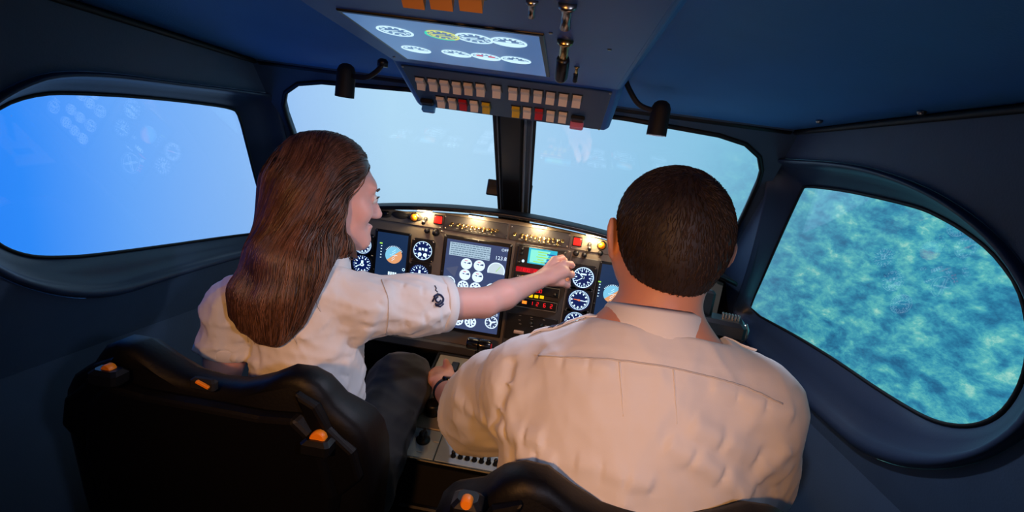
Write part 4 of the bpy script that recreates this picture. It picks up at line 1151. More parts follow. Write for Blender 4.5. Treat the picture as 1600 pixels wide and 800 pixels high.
def roty(a): return np.array([[cos(a), 0, sin(a)], [0, 1, 0], [-sin(a), 0, cos(a)]])
def strands_mesh(name, paths, r0, r1, m, sides=3, tones=None):
    """paths: array (n, k, 3) -> one mesh of thin tapering tubes"""
    P = np.asarray(paths, float); n, k, _ = P.shape
    T = np.gradient(P, axis=1); T /= np.linalg.norm(T, axis=2, keepdims=True) + 1e-9
    ref = np.array([.3, .5, .81]); U = np.cross(T, ref); U /= np.linalg.norm(U, axis=2, keepdims=True) + 1e-9; W = np.cross(T, U)
    rad = (r0 + (r1 - r0) * np.linspace(0, 1, k) ** 2)[None, :, None] * RNG.uniform(.7, 1.3, (n, 1, 1))
    rings = np.stack([P + rad * (cos(2 * pi * s / sides) * U + sin(2 * pi * s / sides) * W) for s in range(sides)], 2)
    V = rings.reshape(-1, 3)
    b = (np.arange(n)[:, None] * k + np.arange(k - 1)[None, :]) * sides
    F = np.concatenate([np.stack([b + s, b + (s + 1) % sides, b + sides + (s + 1) % sides, b + sides + s], -1).reshape(-1, 4) for s in range(sides)])
    me = np_mesh(name, V, F, m)
    at = me.attributes.new('tone', 'FLOAT', 'POINT'); tn = RNG.uniform(0, 1, n) if tones is None else tones
    at.data.foreach_set('value', np.repeat(tn, k * sides).astype(np.float32))
    return me

# ================================================================ SEATS
SEAT_OUT = [(0, .853), (.05, .859), (.09, .877), (.125, .898), (.155, .899), (.178, .886), (.192, .868), (.203, .852), (.222, .838), (.244, .820), (.258, .795), (.266, .760), (.269, .71), (.264, .58), (.250, .45), (.235, .40)]
def seat(cx, cy, label, dark):
    t = thing('pilot_seat', (cx, cy + .25, 0), label, 'seat', 'pilot seats')
    # backrest shell, an outline with its own thickness, leaning back
    out = SEAT_OUT[::-1][:-1] + [(-x, z) for x, z in SEAT_OUT]          # right bottom ... left bottom
    lean = radians(8)
    def P3(x, z, y): return (cx + x, cy + y + (.90 - z) * math.tan(lean) * 1.0, z - .018)
    n = len(out); rings = []
    for inset, y in ((.020, -.010), (.006, -.002), (0, .008), (0, .036), (.008, .050), (.026, .058)):
        c = np.array([0, .66]); rg = []
        for (x, z) in out:
            v = np.array([x, z]) - c; L_ = np.linalg.norm(v); v = v * max(0, 1 - inset / L_) + c
            wing = .055 * max(0, (abs(x) - .15) / .13) ** 1.5 if y > .03 else .0          # bolsters reach forward
            rg.append(P3(v[0], v[1], y + wing))
        rings.append(rg)
    mb = MB(); vs = [p for r in rings for p in r]; fs = []
    for r in range(len(rings) - 1):
        for i in range(n):
            j = (i + 1) % n; fs.append((r * n + j, r * n + i, r * n + n + i, r * n + n + j))
    fs.append(tuple(range(n))); fs.append(tuple((len(rings) - 1) * n + i for i in range(n - 1, -1, -1)))
    mb.add(vs, fs); mb.build('backrest', M_LEATH, t, angle=40)
    # raised rear cover with a crisp edge
    pts = [(-.205, .80), (-.16, .842), (-.10, .835), (.10, .835), (.16, .842), (.205, .80), (.225, .70), (.20, .46), (-.20, .46), (-.225, .70)]
    a = [P3(x, z, -.010) for x, z in pts]; b = [P3(x * .93, .66 + (z - .66) * .94, -.030) for x, z in pts]; m_ = len(pts)
    rc = MB(); rc.add(a + b, [tuple(range(m_)), tuple(range(2 * m_ - 1, m_ - 1, -1))] + [(i, m_ + i, m_ + (i + 1) % m_, (i + 1) % m_) for i in range(m_)])
    bevel(rc.build('rear_cover', M_LEATH, t), .006)
    # side wing panels with glossy facet
    for sg in (-1, 1):
        q = [(.150, .880), (.185, .862), (.205, .825), (.245, .790), (.258, .74), (.225, .70), (.19, .79)]
        a = [P3(sg * x, z, -.006) for x, z in q]; b = [P3(sg * (x - .004), z - .004, -.022) for x, z in q]; m_ = len(q)
        fc = MB(); fc.add(a + b, [tuple(range(m_)), tuple(range(2 * m_ - 1, m_ - 1, -1))] + [(i, m_ + i, m_ + (i + 1) % m_, (i + 1) % m_) for i in range(m_)])
        bevel(fc.build('wing_panel', M_LEATH, t), .005)
    # cushion, base, rails
    bx = MB(); bx.box((cx, cy + .29, .385), (.37, .36, .10), .035); bevel(bx.build('seat_cushion', M_LEATH, t), .01)
    bx = MB(); bx.box((cx, cy + .29, .24), (.32, .30, .19), .01); bx.build('seat_base', M_BLACKM, t)
    for sg in (-1, 1):
        r_ = MB(); r_.box((cx + sg * .14, cy + .26, .05 + .045), (.04, .42, .12), .008); r_.build('rail', M_BLACKM, t)
    # harness slot in the middle, belt guides with orange tabs on both shoulders
    s_ = MB(); p = P3(0, .860, -.014); s_.box(p, (.040, .014, .020), .004); sl = s_.build('harness_slot', M_BLACKM, t)
    s_ = MB(); s_.box((p[0] + .004, p[1] - .009, p[2] + .004), (.022, .006, .005), .001, M=Matrix.Rotation(.35, 3, 'Y')); s_.build('slot_tab', M_ORANGE, sl)
    for sg, zz, xx in ((-1, .871, .142), (1, .815, .192)) if not dark else ((-1, .879, .212), (1, .871, .142)):
        p = np.array(P3(sg * xx, zz, -.030)); s_ = MB(); s_.box(p + ((0, 0, -.016) if xx < .2 else (0, .01, -.052)), (.046 if xx < .2 else .036, .034, .026 if xx < .2 else .098), .006); g = s_.build('belt_guide', M_BLACK, t)
        rt = .007 if xx > .2 else (.0125 if sg > 0 else .0085); mb = MB(); mb.lathe([(rt - .0015, -.007), (rt, -.005), (rt, .005), (rt - .0015, .007)], 14, c=p + np.array([0, 0, -.004 if xx < .2 else -.003]), M=Matrix.Rotation(pi / 2, 4, 'Y') @ Matrix.Rotation(pi / 2, 4, 'X'), a0=0, a1=2 * pi)
        mb.build('orange_tab', M_ORANGE, g, angle=40)
    return t
seat(-.365, .700, 'black leather seat with orange belt tabs behind the long-haired woman', False)
seat(.292, .545, 'black leather seat partly cut off by the frame behind the man', True)

# ================================================================ ADDED SPOTS (unseen, behind the crew, to brighten the shirts)
def add_spot(lp, aim, label, w, col, size, lens, rad, blend=.7):
    t = thing('added_spot', tuple(lp + (0, 0, .03)), label, 'lamp')
    dv = nrm(np.array(aim) - lp); q = Vector(dv).to_track_quat('-Z', 'Y').to_matrix().to_4x4(); Mt = Matrix.Translation(Vector(lp)) @ q
    MB().lathe([(rad + .010, .055), (rad + .012, .010), (rad + .008, 0), (rad + .004, .002), (rad, .030), (0, .034)], 20).build('lamp_body', M_BLACKM, t, Mt, angle=40)
    MB().lathe([(0, .012), (rad, .012), (rad, .015), (0, .016)], 18).build('lamp_lens', emis(lens[0], lens[1], 4), t, Mt)
    zc = ceil_z(lp[0], lp[1]); MB().tube([lp - dv * .045, (lp[0], lp[1], zc + .002)], .008, 8).build('lamp_stalk', M_BLACKM, t, smooth=True)
    ld = bpy.data.lights.new('added_spot_light', 'SPOT'); ld.energy = w; ld.color = col; ld.spot_size = radians(size); ld.spot_blend = blend; ld.shadow_soft_size = rad
    _link(bpy.data.objects.new('added_spot_light', ld), Matrix.Translation(Vector(lp + dv * .006)) @ q, t)
add_spot(np.array([-.12, -.46, 1.38]), (.05, .80, .86), 'added warm spot lamp on a stalk, unseen behind the crew', ADDED_WARM_W, (1, .43, .12), 58, ('warm_lens', (255, 190, 110)), .035, .8)
add_spot(np.array([.55, -.15, 1.37]), (-.08, .88, .90), 'added cool white fill lamp on a stalk, unseen behind the crew', ADDED_COOL_W, (.70, .74, 1), 62, ('cool_lens', (205, 220, 255)), .05, .9)

# ================================================================ PEOPLE
M_SKINW = mat('skin_fair', (232, 176, 162), .48, sss=.18, var=(30, .05), bump=(240, .06, .002))
M_SKINM = mat('skin_tanned', (206, 146, 118), .5, sss=.15, var=(30, .06), bump=(240, .06, .002))
def cloth(name, rgb, sc=900):
    m = mat(name, rgb, .75, bump=(sc, .12, .001), sheen=.15); return m
M_SHIRT = cloth('white_shirt', (232, 230, 228)); M_TROUS = cloth('black_trousers', (20, 20, 24))
M_NAVY = mat('navy_print', (24, 36, 74), .7)
M_LINEN = mat('shirt_thread', (205, 200, 196), .8)
def hair_mat(name, rgb, rough, var, tone=None):
    m = mat(name, rgb, rough, spec=.45)
    nt = m.node_tree; b = nt.nodes['Principled BSDF']; N = nt.nodes
    tc = N.new('ShaderNodeTexCoord'); n = N.new('ShaderNodeTexNoise'); n.inputs['Scale'].default_value = 55; n.inputs['Detail'].default_value = 3
    mp = N.new('ShaderNodeMapping'); mp.inputs['Scale'].default_value = (1, 1, .12); nt.links.new(tc.outputs['Object'], mp.inputs[0]); nt.links.new(mp.outputs[0], n.inputs['Vector'])
    r = N.new('ShaderNodeMapRange'); r.inputs['From Min'].default_value = .3; r.inputs['From Max'].default_value = .7; r.inputs['To Min'].default_value = 1 - var; r.inputs['To Max'].default_value = 1 + var
    mx = N.new('ShaderNodeMix'); mx.data_type = 'RGBA'; mx.blend_type = 'MULTIPLY'; mx.inputs[0].default_value = 1; mx.inputs[6].default_value = lin(rgb)
    nt.links.new(n.outputs['Fac'], r.inputs['Value']); nt.links.new(r.outputs[0], mx.inputs[7]); nt.links.new(mx.outputs[2], b.inputs['Base Color'])
    if tone:
        at = N.new('ShaderNodeAttribute'); at.attribute_name = 'tone'; r3 = N.new('ShaderNodeMapRange'); r3.inputs['To Min'].default_value = tone[0]; r3.inputs['To Max'].default_value = tone[1]
        m3 = N.new('ShaderNodeMix'); m3.data_type = 'RGBA'; m3.blend_type = 'MULTIPLY'; m3.inputs[0].default_value = 1
        nt.links.new(at.outputs['Fac'], r3.inputs['Value']); nt.links.new(mx.outputs[2], m3.inputs[6]); nt.links.new(r3.outputs[0], m3.inputs[7]); nt.links.new(m3.outputs[2], b.inputs['Base Color'])
    return m
M_HAIRWS = hair_mat('auburn_hair_strand', (100, 70, 55), .36, .3, (.3, 1.8)); M_HAIRMS = hair_mat('dark_brown_hair_strand', (40, 28, 23), .55, .3, (.4, 1.7))
M_HAIRW = hair_mat('auburn_hair', (82, 56, 45), .4, .5)
M_HAIRM = hair_mat('dark_brown_hair', (34, 24, 20), .6, .4)
M_EYE = mat('eye_white', (225, 222, 218), .2); M_IRIS = mat('eye_iris', (50, 40, 35), .2)

class Head:
    def __init__(s, c, yaw, pitch, roll=0.0, sc=1.0, an=(1, 1, 1)):
        s.c = np.array(c, float); s.R = rotz(-yaw) @ rotx(-pitch) @ roty(roll); s.ks = sc; s.k = sc * np.array(an, float)      # yaw to the right, pitch down
    def __call__(s, x, y, z): return s.c + s.R @ (np.array([x, y, z]) * s.k)
def head_volume(v, h, female):
    k = h.k; E = lambda c, r, q=.02, R=None, sub=False: v.ell(h(*c), np.array(r) * k, h.R if R is None else h.R @ R, q, sub)
    E((0, -.012, .030), (.074, .094, .086)); E((0, .030, -.020), (.062, .066, .092), .03)
    E((0, -.040, .0), (.066, .062, .075), .03)
    for sg in (-1, 1):
        v.cone(h(sg * .050, .0, -.045), h(sg * .016, .082, -.092), .026 * h.ks, .019 * h.ks, .03)              # jaw line
        E((sg * .040, .062, -.028), (.026, .026, .024), .02)                                         # cheeks
    E((0, .086, -.096), (.020, .016, .016), .02)                                                    # chin
    E((0, .083, .028), (.048, .012, .016), .02)                                                     # brow
    for sg in (-1, 1): E((sg * .030, .100, .004), (.018, .014, .012), .012, sub=True)                   # eye sockets
    v.cone(h(0, .093, .008), h(0, .1155, -.030), .0085 * h.ks, .0115 * h.ks, .012)                             # nose
    for sg in (-1, 1): E((sg * .011, .104, -.034), (.008, .010, .007), .008)
    E((0, .098, -.060), (.021, .011, .0055), .006); E((0, .095, -.070), (.019, .011, .006), .006)         # lips
    for sg in (-1, 1): E((sg * .030, .086, .004), (.0125, .0125, .0115), .003)                            # eyelids over the eyeballs
    for sg in (-1, 1):                                                                               # ears
        R = rotz(sg * .50) @ roty(sg * .14)
        E((sg * .083, -.014, -.008), (.0065, .021, .033), .006, R); E((sg * .078, -.006, -.036), (.006, .011, .013), .008, R); E((sg * .074, -.004, -.010), (.012, .010, .022), .008)
        E((sg * .091, -.006, -.006), (.0060, .012, .020), .005, R, True)
def eyes(parent, h):
    for sg in (-1, 1):
        p = h(sg * .030, .0882, .004); d = nrm(h.R @ np.array([0, 1, 0]))
        Mx = frameM(p, tuple(nrm(np.cross((0, 0, 1), d)) * 1), tuple(np.cross(d, nrm(np.cross((0, 0, 1), d)))), tuple(d))
        MB().lathe([(.0, -.010), (.0095, -.005), (.0112, 0), (.0095, .006), (.005, .0102), (0, .0112)], 16).build('eye', M_EYE, parent, Mx, smooth=True)
        MB().lathe([(.0052, .0100), (.004, .0112), (0, .0116)], 12).build('iris', M_IRIS, parent, Mx, smooth=True)

def folds(v, sd, amp, freq, stretch=(1, 1, 1), w=.02):
    rg = np.random.default_rng(sd); idx, P = v.near(w); d = np.zeros(len(P)); Pm = P * np.array(stretch)
    wp = np.stack([np.sin(Pm @ rg.normal(size=3) * 9 + rg.uniform(0, 6)) for _ in range(3)], 1) * .05
    Pm = Pm + wp
    for o in range(5):
        f = freq * (1.45 ** o); dirv = nrm(rg.normal(size=3)); ph = rg.uniform(0, 6.28)
        wv = np.sin((Pm @ dirv) * f + ph + 1.2 * np.sin(Pm @ nrm(rg.normal(size=3)) * f * .6)); d += amp / (1.35 ** o) * (1 - np.abs(wv)) ** 2 * 1.3
    v.a[idx] -= (d - d.mean()).astype(np.float32)
def ridge(v, p0, p1, amp, wd, lo=.06):
    """one cloth crease along the segment p0-p1"""
    p0 = np.array(p0); p1 = np.array(p1); R = wd * 3; m = np.maximum(p0, p1) + R; n = np.minimum(p0, p1) - R
    sl, g = v._sub(n, m)
    if sl is None: return
    b = p1 - p0; L2 = b @ b; q = [g[i] - p0[i] for i in range(3)]; tt = (q[0] * b[0] + q[1] * b[1] + q[2] * b[2]) / L2; t = np.clip(tt, 0, 1)
    d2 = sum((q[i] - t * b[i]) ** 2 for i in range(3)); v.a[sl] -= (amp * np.exp(-d2 / (wd * wd)) * np.clip(np.clip(tt, 0, 1) * 8, 0, 1) * np.clip((1 - np.clip(tt, 0, 1)) * 8, 0, 1)).astype(np.float32)

def ridge_px(v, a, b, amp, wd):
    p = [v.hit(a[0] + (b[0] - a[0]) * t, a[1] + (b[1] - a[1]) * t) for t in (0, .33, .67, 1)]; p = [q for q in p if q is not None]
    for q, r in zip(p[:-1], p[1:]):
        if np.linalg.norm(q - r) < .12: ridge(v, q, r, amp, wd)

def hand(v, W, K, up, curl, spread, thumb_side, sc=1.0, thumb=None, tips=None):
    """palm from wrist W to knuckle centre K; `up` is the normal of the hand's back; fingers curl away from it"""
    W, K = np.array(W, float), np.array(K, float); f = nrm(K - W); up = nrm(np.array(up) - f * np.dot(up, f)); sd = np.cross(f, up) * thumb_side    # towards the thumb
    v.cone(W, W + (K - W) * .5, .025 * sc, .031 * sc, .012, flat=(up, 1.45)); v.cone(W + (K - W) * .5, K, .031 * sc, .036 * sc, .012, flat=(up, 1.9))
    lens = [(.042, .026, .021), (.046, .030, .022), (.042, .027, .021), (.033, .020, .018)]
    for i in range(4):
        o = K + sd * (1.5 - i) * .0185 * sc * spread - f * (.004 * (abs(i - 1))) + up * .002
        a = 0.0; p = o; d = f + sd * (1.5 - i) * .05
        pts = [o - f * .03, o]; rs = [.0090 * sc, .0100 * sc]
        for j in range(3):
            a += curl[i][j] if hasattr(curl[0], '__len__') else curl[j]
            q = p + (nrm(d) * cos(a) - up * sin(a)) * lens[i][j] * sc; pts.append(q); rs.append((.0088, .0080, .0068)[j] * sc); p = q
        v.chain(pts, rs, .004)
    if thumb is None:
        b = W + f * .03 * sc + sd * .020 * sc; thumb = [b, b + (f * .020 + sd * .022 - up * .006) * sc, b + (f * .045 + sd * .026 - up * .016) * sc, b + (f * .066 + sd * .018 - up * .026) * sc]
    v.chain(thumb, [.0140 * sc, .0125 * sc, .0105 * sc, .0080 * sc], .008)

# ---------------------------------------------------------------- the woman
def woman():
    t = thing('person', (-.34, .95, 0), 'woman with long auburn hair in a white short-sleeved shirt reaching to the radio', 'person')
    h = Head((-.335, 1.010, 1.126), radians(52), radians(6), radians(-2), .94)
    NB = np.array([-.335, .955, .985])                       # neck base
    LS = np.array([-.458, .905, .890]); RS = np.array([-.226, .965, .912])
    CH = np.array([-.342, .950, .850]); WA = np.array([-.318, .930, .690]); PE = np.array([-.305, .945, .520])
    RE = atd(757, 473, 1.215); RW = atd(838, 440, 1.36); RK = atd(872, 424, 1.415)
    LE = np.array([-.484, .895, .680]); LW = np.array([-.40, 1.08, .64]); LK = np.array([-.37, 1.15, .655])
    RHp, LHp = np.array([-.215, .97, .515]), np.array([-.395, .96, .515])
    RKn, LKn = np.array([-.200, 1.215, .635]), np.array([-.430, 1.235, .63])
    RA, LA = np.array([-.19, 1.36, .14]), np.array([-.44, 1.38, .14])
    yaw = rotz(radians(13))
    v = Vol((-.62, .72, .06), (.26, 1.53, 1.29), .0036)
    head_volume(v, h, True)
    v.cone(h(0, -.022, -.05), NB + (0, .01, -.01), .052, .052, .03)
    v.ell(CH + (.012, 0, 0), (.092, .085, .15), yaw, .04); v.ell(WA, (.090, .078, .13), yaw, .05); v.ell(PE, (.15, .11, .11), None, .05)
    for S, sg in ((LS, -1), (RS, 1)): v.cone(NB + (0, 0, -.02), S, .042, .040, .04)
    v.chain([RS, RS + (RE - RS) * .5, RE], [.044, .041, .035], .02); v.chain([RE, RE + (RW - RE) * .35, RW], [.034, .036, .0235], .012)
    v.chain([LS, LS + (LE - LS) * .5, LE, LE + (LW - LE) * .4, LW], [.040, .036, .032, .033, .023], .015)
    upv = np.array([-.45, -.62, .45])
    # right hand: knuckles bunched around the radio knob
    f = nrm(RK - RW); u = nrm(upv - f * np.dot(upv, f)); sdv = np.cross(f, u)
    v.cone(RW, RW + (RK - RW) * .5, .0225, .029, .012, flat=(u, 1.35)); v.cone(RW + (RK - RW) * .5, RK, .029, .033, .012, flat=(u, 1.5))
    knob = pp(880, 418); KN = np.array([knob[0] + .004, YP - .028, knob[1]])
    kx = [atd(866, 406, 1.425), atd(881, 412, 1.42), atd(885, 427, 1.41), atd(878, 442, 1.40)]
    md = [atd(878, 403, 1.455), atd(892, 413, 1.445), atd(893, 430, 1.432), atd(886, 446, 1.42)]
    tp = [KN + (-.006, .004, .014), KN + (.013, .002, .006), KN + (.012, -.004, -.010), KN + (.004, -.012, -.022)]
    for i in range(4):
        base = RW + (RK - RW) * .55 + (kx[i] - RK) * .55; dp = (md[i] + tp[i]) / 2 + np.array([.006, .006, .002])
        v.chain([base, kx[i], md[i], dp, tp[i]], [.0115, .0105, .0092, .0082, .0068], .004)
    b = RW + (RK - RW) * .35 - u * .012; v.chain([b, atd(858, 436, 1.425), atd(868, 430, 1.455), KN + (-.010, .0, -.004)], [.013, .0118, .0098, .0075], .007)
    hand(v, LW, LK, (0, 0, 1), (.35, .4, .3), 1.0, 1, .9)
    for H, K, A in ((RHp, RKn, RA), (LHp, LKn, LA)): v.chain([H, K, K + (A - K) * .4, A], [.072, .052, .050, .036], .04); v.cone(A, A + (0, .13, -.03), .036, .028, .03)
    body = vol_obj('body', v, M_SKINW, t, 1); eyes(t, h)
    br = MB()
    for sg in (-1, 1): br.tube([h(sg * .014, .1015, .022), h(sg * .030, .0995, .028), h(sg * .046, .088, .024)], [.002, .0026, .0012], 6)
    br.build('eyebrows', M_HAIRW, t, smooth=True)
    la = MB()
    for sg in (-1, 1): la.tube([h(sg * .018, .0985, .008), h(sg * .030, .1025, .011), h(sg * .043, .094, .007)], [.0012, .0018, .001], 5)
    la.build('eyelashes', M_IRIS, t, smooth=True)
    # shirt
    s = Vol((-.62, .72, .50), (.02, 1.22, 1.06), .0042, .09)
    s.ell(CH + (.015, 0, 0), (.106, .106, .165), yaw, .035); s.ell(WA + (.010, -.004, .02), (.110, .103, .16), yaw, .05); s.ell(PE + (0, -.005, .07), (.145, .118, .09), None, .05)
    s.cone(NB + (0, .0, -.015), LS + (0, 0, -.002), .056, .052, .04); s.cone(NB + (0, .0, -.018), RS, .054, .056, .04)
    RH = RS + (RE - RS) * .64; LH = LS + (LE - LS) * .44
    s.chain([RS, RS + (RE - RS) * .4, RH + (RE - RS) * .1], [.058, .061, .060], .03); s.chain([LS, LS + (LE - LS) * .4, LH + (LE - LS) * .1], [.053, .052, .049], .02)
    folds(s, 3, .0032, 20, (1, 1, 1.7)); folds(s, 9, .0012, 55, (1, 1, 1.4)); ridge_px(s, (357, 475), (351, 585), -.016, .010)
    for a_, b_, am, wd in (((560, 540), (610, 445), .010, .010), ((575, 560), (660, 500), .012, .012), ((520, 640), (545, 560), .008, .010), ((350, 560), (520, 585), .008, .009), ((470, 630), (545, 600), .008, .010), ((600, 440), (690, 462), .007, .010), ((480, 600), (540, 650), .007, .009), ((610, 520), (690, 490), .009, .010)): ridge_px(s, a_, b_, am, wd)
    s.cut(RH, RE - RS, .004, RH - .11, RH + .11); s.cut(LH, LE - LS, .004, LH - .10, (-.416, LH[1] + .10, LH[2] + .10))
    s.cone(RH - (RE - RS) * .12, RE, .052, .052, .004, True); s.cone(LH - (LE - LS) * .12, LE, .040, .040, .004, True)
    s.cut(NB + (0, 0, .012), (.1, .35, .9), .004, NB - .08, NB + .09); s.cone(NB + (0, .01, -.02), NB + (.0, .05, .10), .052, .056, .004, True)
    s.cut((0, 0, .585), (0, 0, -1), .004)
    sh = vol_obj('shirt', s, M_SHIRT, t, 1)
    # cuffs: turned hem bands
    for H_, d_, rr in ((RH, RE - RS, .0615), (LH, LE - LS, .0505)):
        d_ = nrm(d_); u_ = nrm(np.cross(d_, (0, 0, 1.))); w_ = np.cross(d_, u_)
        c0 = H_ - d_ * .012
        MB().lathe([(rr - .003, -.011), (rr + .001, -.011), (rr + .0025, -.008), (rr + .0020, .012), (rr - .001, .014), (rr - .004, .012)], 36).build('cuff', M_SHIRT, sh, frameM(c0, tuple(u_), tuple(w_), tuple(d_)), smooth=True)
    # collar
    collar(sh, s, NB + (0, .006, .008), .060, (-.02, .30, .95), radians(10))
    # emblem on the right sleeve
    emblem(sh, s, t)
    # sleeve seam
    pts = s.project(np.array(s.hits([tuple(q) for q in curve_pts([(596, 437), (606, 470), (604, 515), (590, 545)], 24)])), .0006, 3)
    MB().tube(list(pts), .0011, 5).build('sleeve_seam', M_LINEN, sh, smooth=True)
    # trousers
    w = Vol((-.60, .76, .05), (-.04, 1.50, .76), .006)
    w.ell(PE + (0, 0, -.01), (.165, .135, .125), None, .05)
    for H, K, A in ((RHp, RKn, RA), (LHp, LKn, LA)): w.chain([H, K, K + (A - K) * .5, A], [.092, .070, .066, .062], .05)
    folds(w, 5, .004, 24)
    vol_obj('trousers', w, M_TROUS, t, 1)
    for A, sg in ((RA, 1), (LA, -1)):
        q = Vol(A - .16, A + (.1, .24, .1), .006); q.cone(A + (0, -.01, -.09), A + (0, .16, -.10), .042, .036, .02, flat=((1, 0, 0), 1.1)); q.cone(A, A + (0, 0, -.08), .045, .045, .02); q.cut(A + (0, 0, -.136), (0, 0, -1), .004); vol_obj('shoe', q, M_BLACK, t, 1)
    # hair: a mass falling down the back, then strands laid over it
    g = Vol((-.62, .74, .80), (-.10, 1.20, 1.30), .0045, .07); k = h.k
    g.ell(h(0, -.014, .034), np.array((.083, .102, .092)) * k, h.R, .02); g.ell(h(0, -.045, -.01), np.array((.080, .074, .090)) * k, h.R, .03)
    tips = [(368, 490, .935), (383, 510, .925), (406, 526, .92), (431, 531, .92), (450, 519, .925), (465, 500, .935)]
    rootl = [(-.060, -.05, .0), (-.045, -.075, .0), (-.015, -.085, 0), (.02, -.085, 0), (.045, -.07, 0), (.065, -.045, -.01)]
    mids = [(418, 400, .975), (432, 410, .96), (448, 415, .95), (468, 415, .945), (480, 410, .95), (492, 392, .97)]
    mid2 = [(392, 455, .95), (406, 470, .93), (424, 478, .92), (446, 478, .92), (463, 465, .925), (479, 440, .945)]
    def lie(q, up):
        p = s.hit(q[0], q[1]); a = atd(*q)
        if p is None: return a
        p = p + s.grad(np.array([p]))[0] * up
        return p if np.dot(p - CAM, _F) < q[2] else a
    for r_, a_, b_, c_ in zip(rootl, mids, mid2, tips): g.chain([h(*r_), lie(a_, .022), lie(b_, .018), lie(c_, .009)], [.036, .027, .019, .008], .03)
    # side lock by the right cheek, in front of the ear
    lock = [h(.080, .010, .03), h(.086, .006, -.03), h(.084, .004, -.085), atd(548, 392, 1.02)]
    g.chain([h(.066, -.03, .03), h(.080, -.03, -.04), atd(518, 366, 1.01), atd(536, 392, 1.005)], [.03, .026, .021, .010], .03)
    g.cut(h(0, .040, .0), h.R @ np.array([.10, 1.0, -.50]), .012, h.c - (.2, .2, .072), h.c + .2)
    g.cone(h(.02, .118, .0), h(.02, .100, -.10), .058, .058, .006, True)
    g.chain([h(.072, -.012, .02), h(.083, -.006, -.03), h(.080, .004, -.075), atd(543, 385, 1.03), atd(556, 402, 1.035)], [.016, .016, .014, .010, .005], .02)
    hm = vol_obj('hair', g, M_HAIRW, t, 2)
    # strands
    n = 5200; a = RNG.uniform(-1, 1, n); part = RNG.uniform(-.095, .075, n)
    loc = np.stack([a * .075, part, np.full(n, .115)], 1); P = h.c + (loc * k[None, :]) @ h.R.T; P = g.project(P, .001, 12)
    Vx, Fx = g.skin(); ex = Vx[RNG.choice(len(Vx), 2600)]; ex = ex[((ex - h.c) @ h.R)[:, 2] > -.12]; P = np.concatenate([P, ex]); n = len(P)
    bk = h.R @ np.array([0, -1.0, 0]); steps = 56; path = [P.copy()]; d = None; lift = RNG.uniform(.0, .0035, n)
    rgt = h.R @ np.array([1.0, 0, 0]); side_ = (P - h.c) @ rgt; wob = RNG.normal(0, .10, (n, 3))
    for sI in range(steps):
        loc = (P - h.c) @ h.R / k[None, :]
        wgt = np.clip((loc[:, 1] + .03) / .09, 0, 1) * np.clip((loc[:, 2] + .06) / .08, 0, 1)           # hair at the front sweeps back
        w0 = np.array([-.10, -.22, -1.0])[None, :] + bk[None, :] * (.35 + 1.9 * wgt[:, None]) * (loc[:, 2] > -.09)[:, None] + wob + rgt[None, :] * (np.sign(side_) * np.clip(loc[:, 2] - .04, 0, .1) * 14)[:, None]
        nr = g.grad(P); w0 = w0 - nr * (w0 * nr).sum(1, keepdims=True); w0 /= np.linalg.norm(w0, axis=1, keepdims=True) + 1e-9
        d = w0 if d is None else d * .55 + w0 * .45; d = d / (np.linalg.norm(d, axis=1, keepdims=True) + 1e-9)
        Pn = g.project(P + d * .0085, lift + .0004, 2)
        stop = Pn[:, 2] > P[:, 2] + .006
        P = np.where(stop[:, None], P, Pn); path.append(P.copy())
    path = np.stack(path, 1); seg = np.linalg.norm(np.diff(path, axis=1), axis=2); ok = (seg.mean(1) > .004) & (path[:, -1, 2] > .80)
    me = strands_mesh('hair_strands', path[ok][:, ::2], .0010, .0005, M_HAIRWS)
    _link(bpy.data.objects.new('hair_strands', me), None, hm)
    # a few loose ends below the main mass
    lo_ = []
    for i in range(9):
        x, y, dd = tips[0][0] + RNG.uniform(0, 150), 0, .925; y = 505 + 22 * sin((x - 368) / 118 * pi) - max(0, x - 460) * .5; p = g.hit(x, y - 20); q = s.hit(x + RNG.normal(4, 5), y + RNG.uniform(2, 22))
        if p is None or q is None: continue
        q = q + s.grad(np.array([q]))[0] * .003; lo_.append(curve_pts([p, (p + q) / 2 + RNG.normal(0, .003, 3), q], 8))
    if lo_: _link(bpy.data.objects.new('loose_strands', strands_mesh('loose_strands', np.array(lo_), .0007, .0003, M_HAIRWS)), None, hm)
    return t

def collar(parent, vol, c, r, axis, open_a, h_=.030):
    ax = nrm(axis); u = nrm(np.cross((0, 1, 0), ax)); w = np.cross(ax, u)         # u ~ right, w ~ forward
    mb = MB()
    for prof in ([(r + .002, -.010), (r + .004, .006), (r + .002, h_), (r, h_ + .003), (r - .003, h_), (r - .001, .004), (r - .002, -.010)], [(r + .001, h_ + .003), (r + .006, h_ - .004), (r + .015, -.006), (r + .013, -.009), (r + .0045, .004), (r + .0015, h_ - .002)]):
        a0 = pi / 2 + open_a; n = 40; m = len(prof); vs = []; fs = []
        for k in range(n + 1):
            a = a0 + (2 * pi - 2 * open_a) * k / n
            for (rr, z) in prof: vs.append(c + u * rr * cos(a) + w * rr * 1.08 * sin(a) + ax * z)
        for k in range(n):
            for i in range(m):
                j = (i + 1) % m; fs.append((k * m + i, k * m + j, k * m + m + j, k * m + m + i))
        fs.append(tuple(range(m - 1, -1, -1))); fs.append(tuple(n * m + i for i in range(m))); mb.add(vs, fs)
    return mb.build('collar', M_SHIRT, parent, smooth=True)

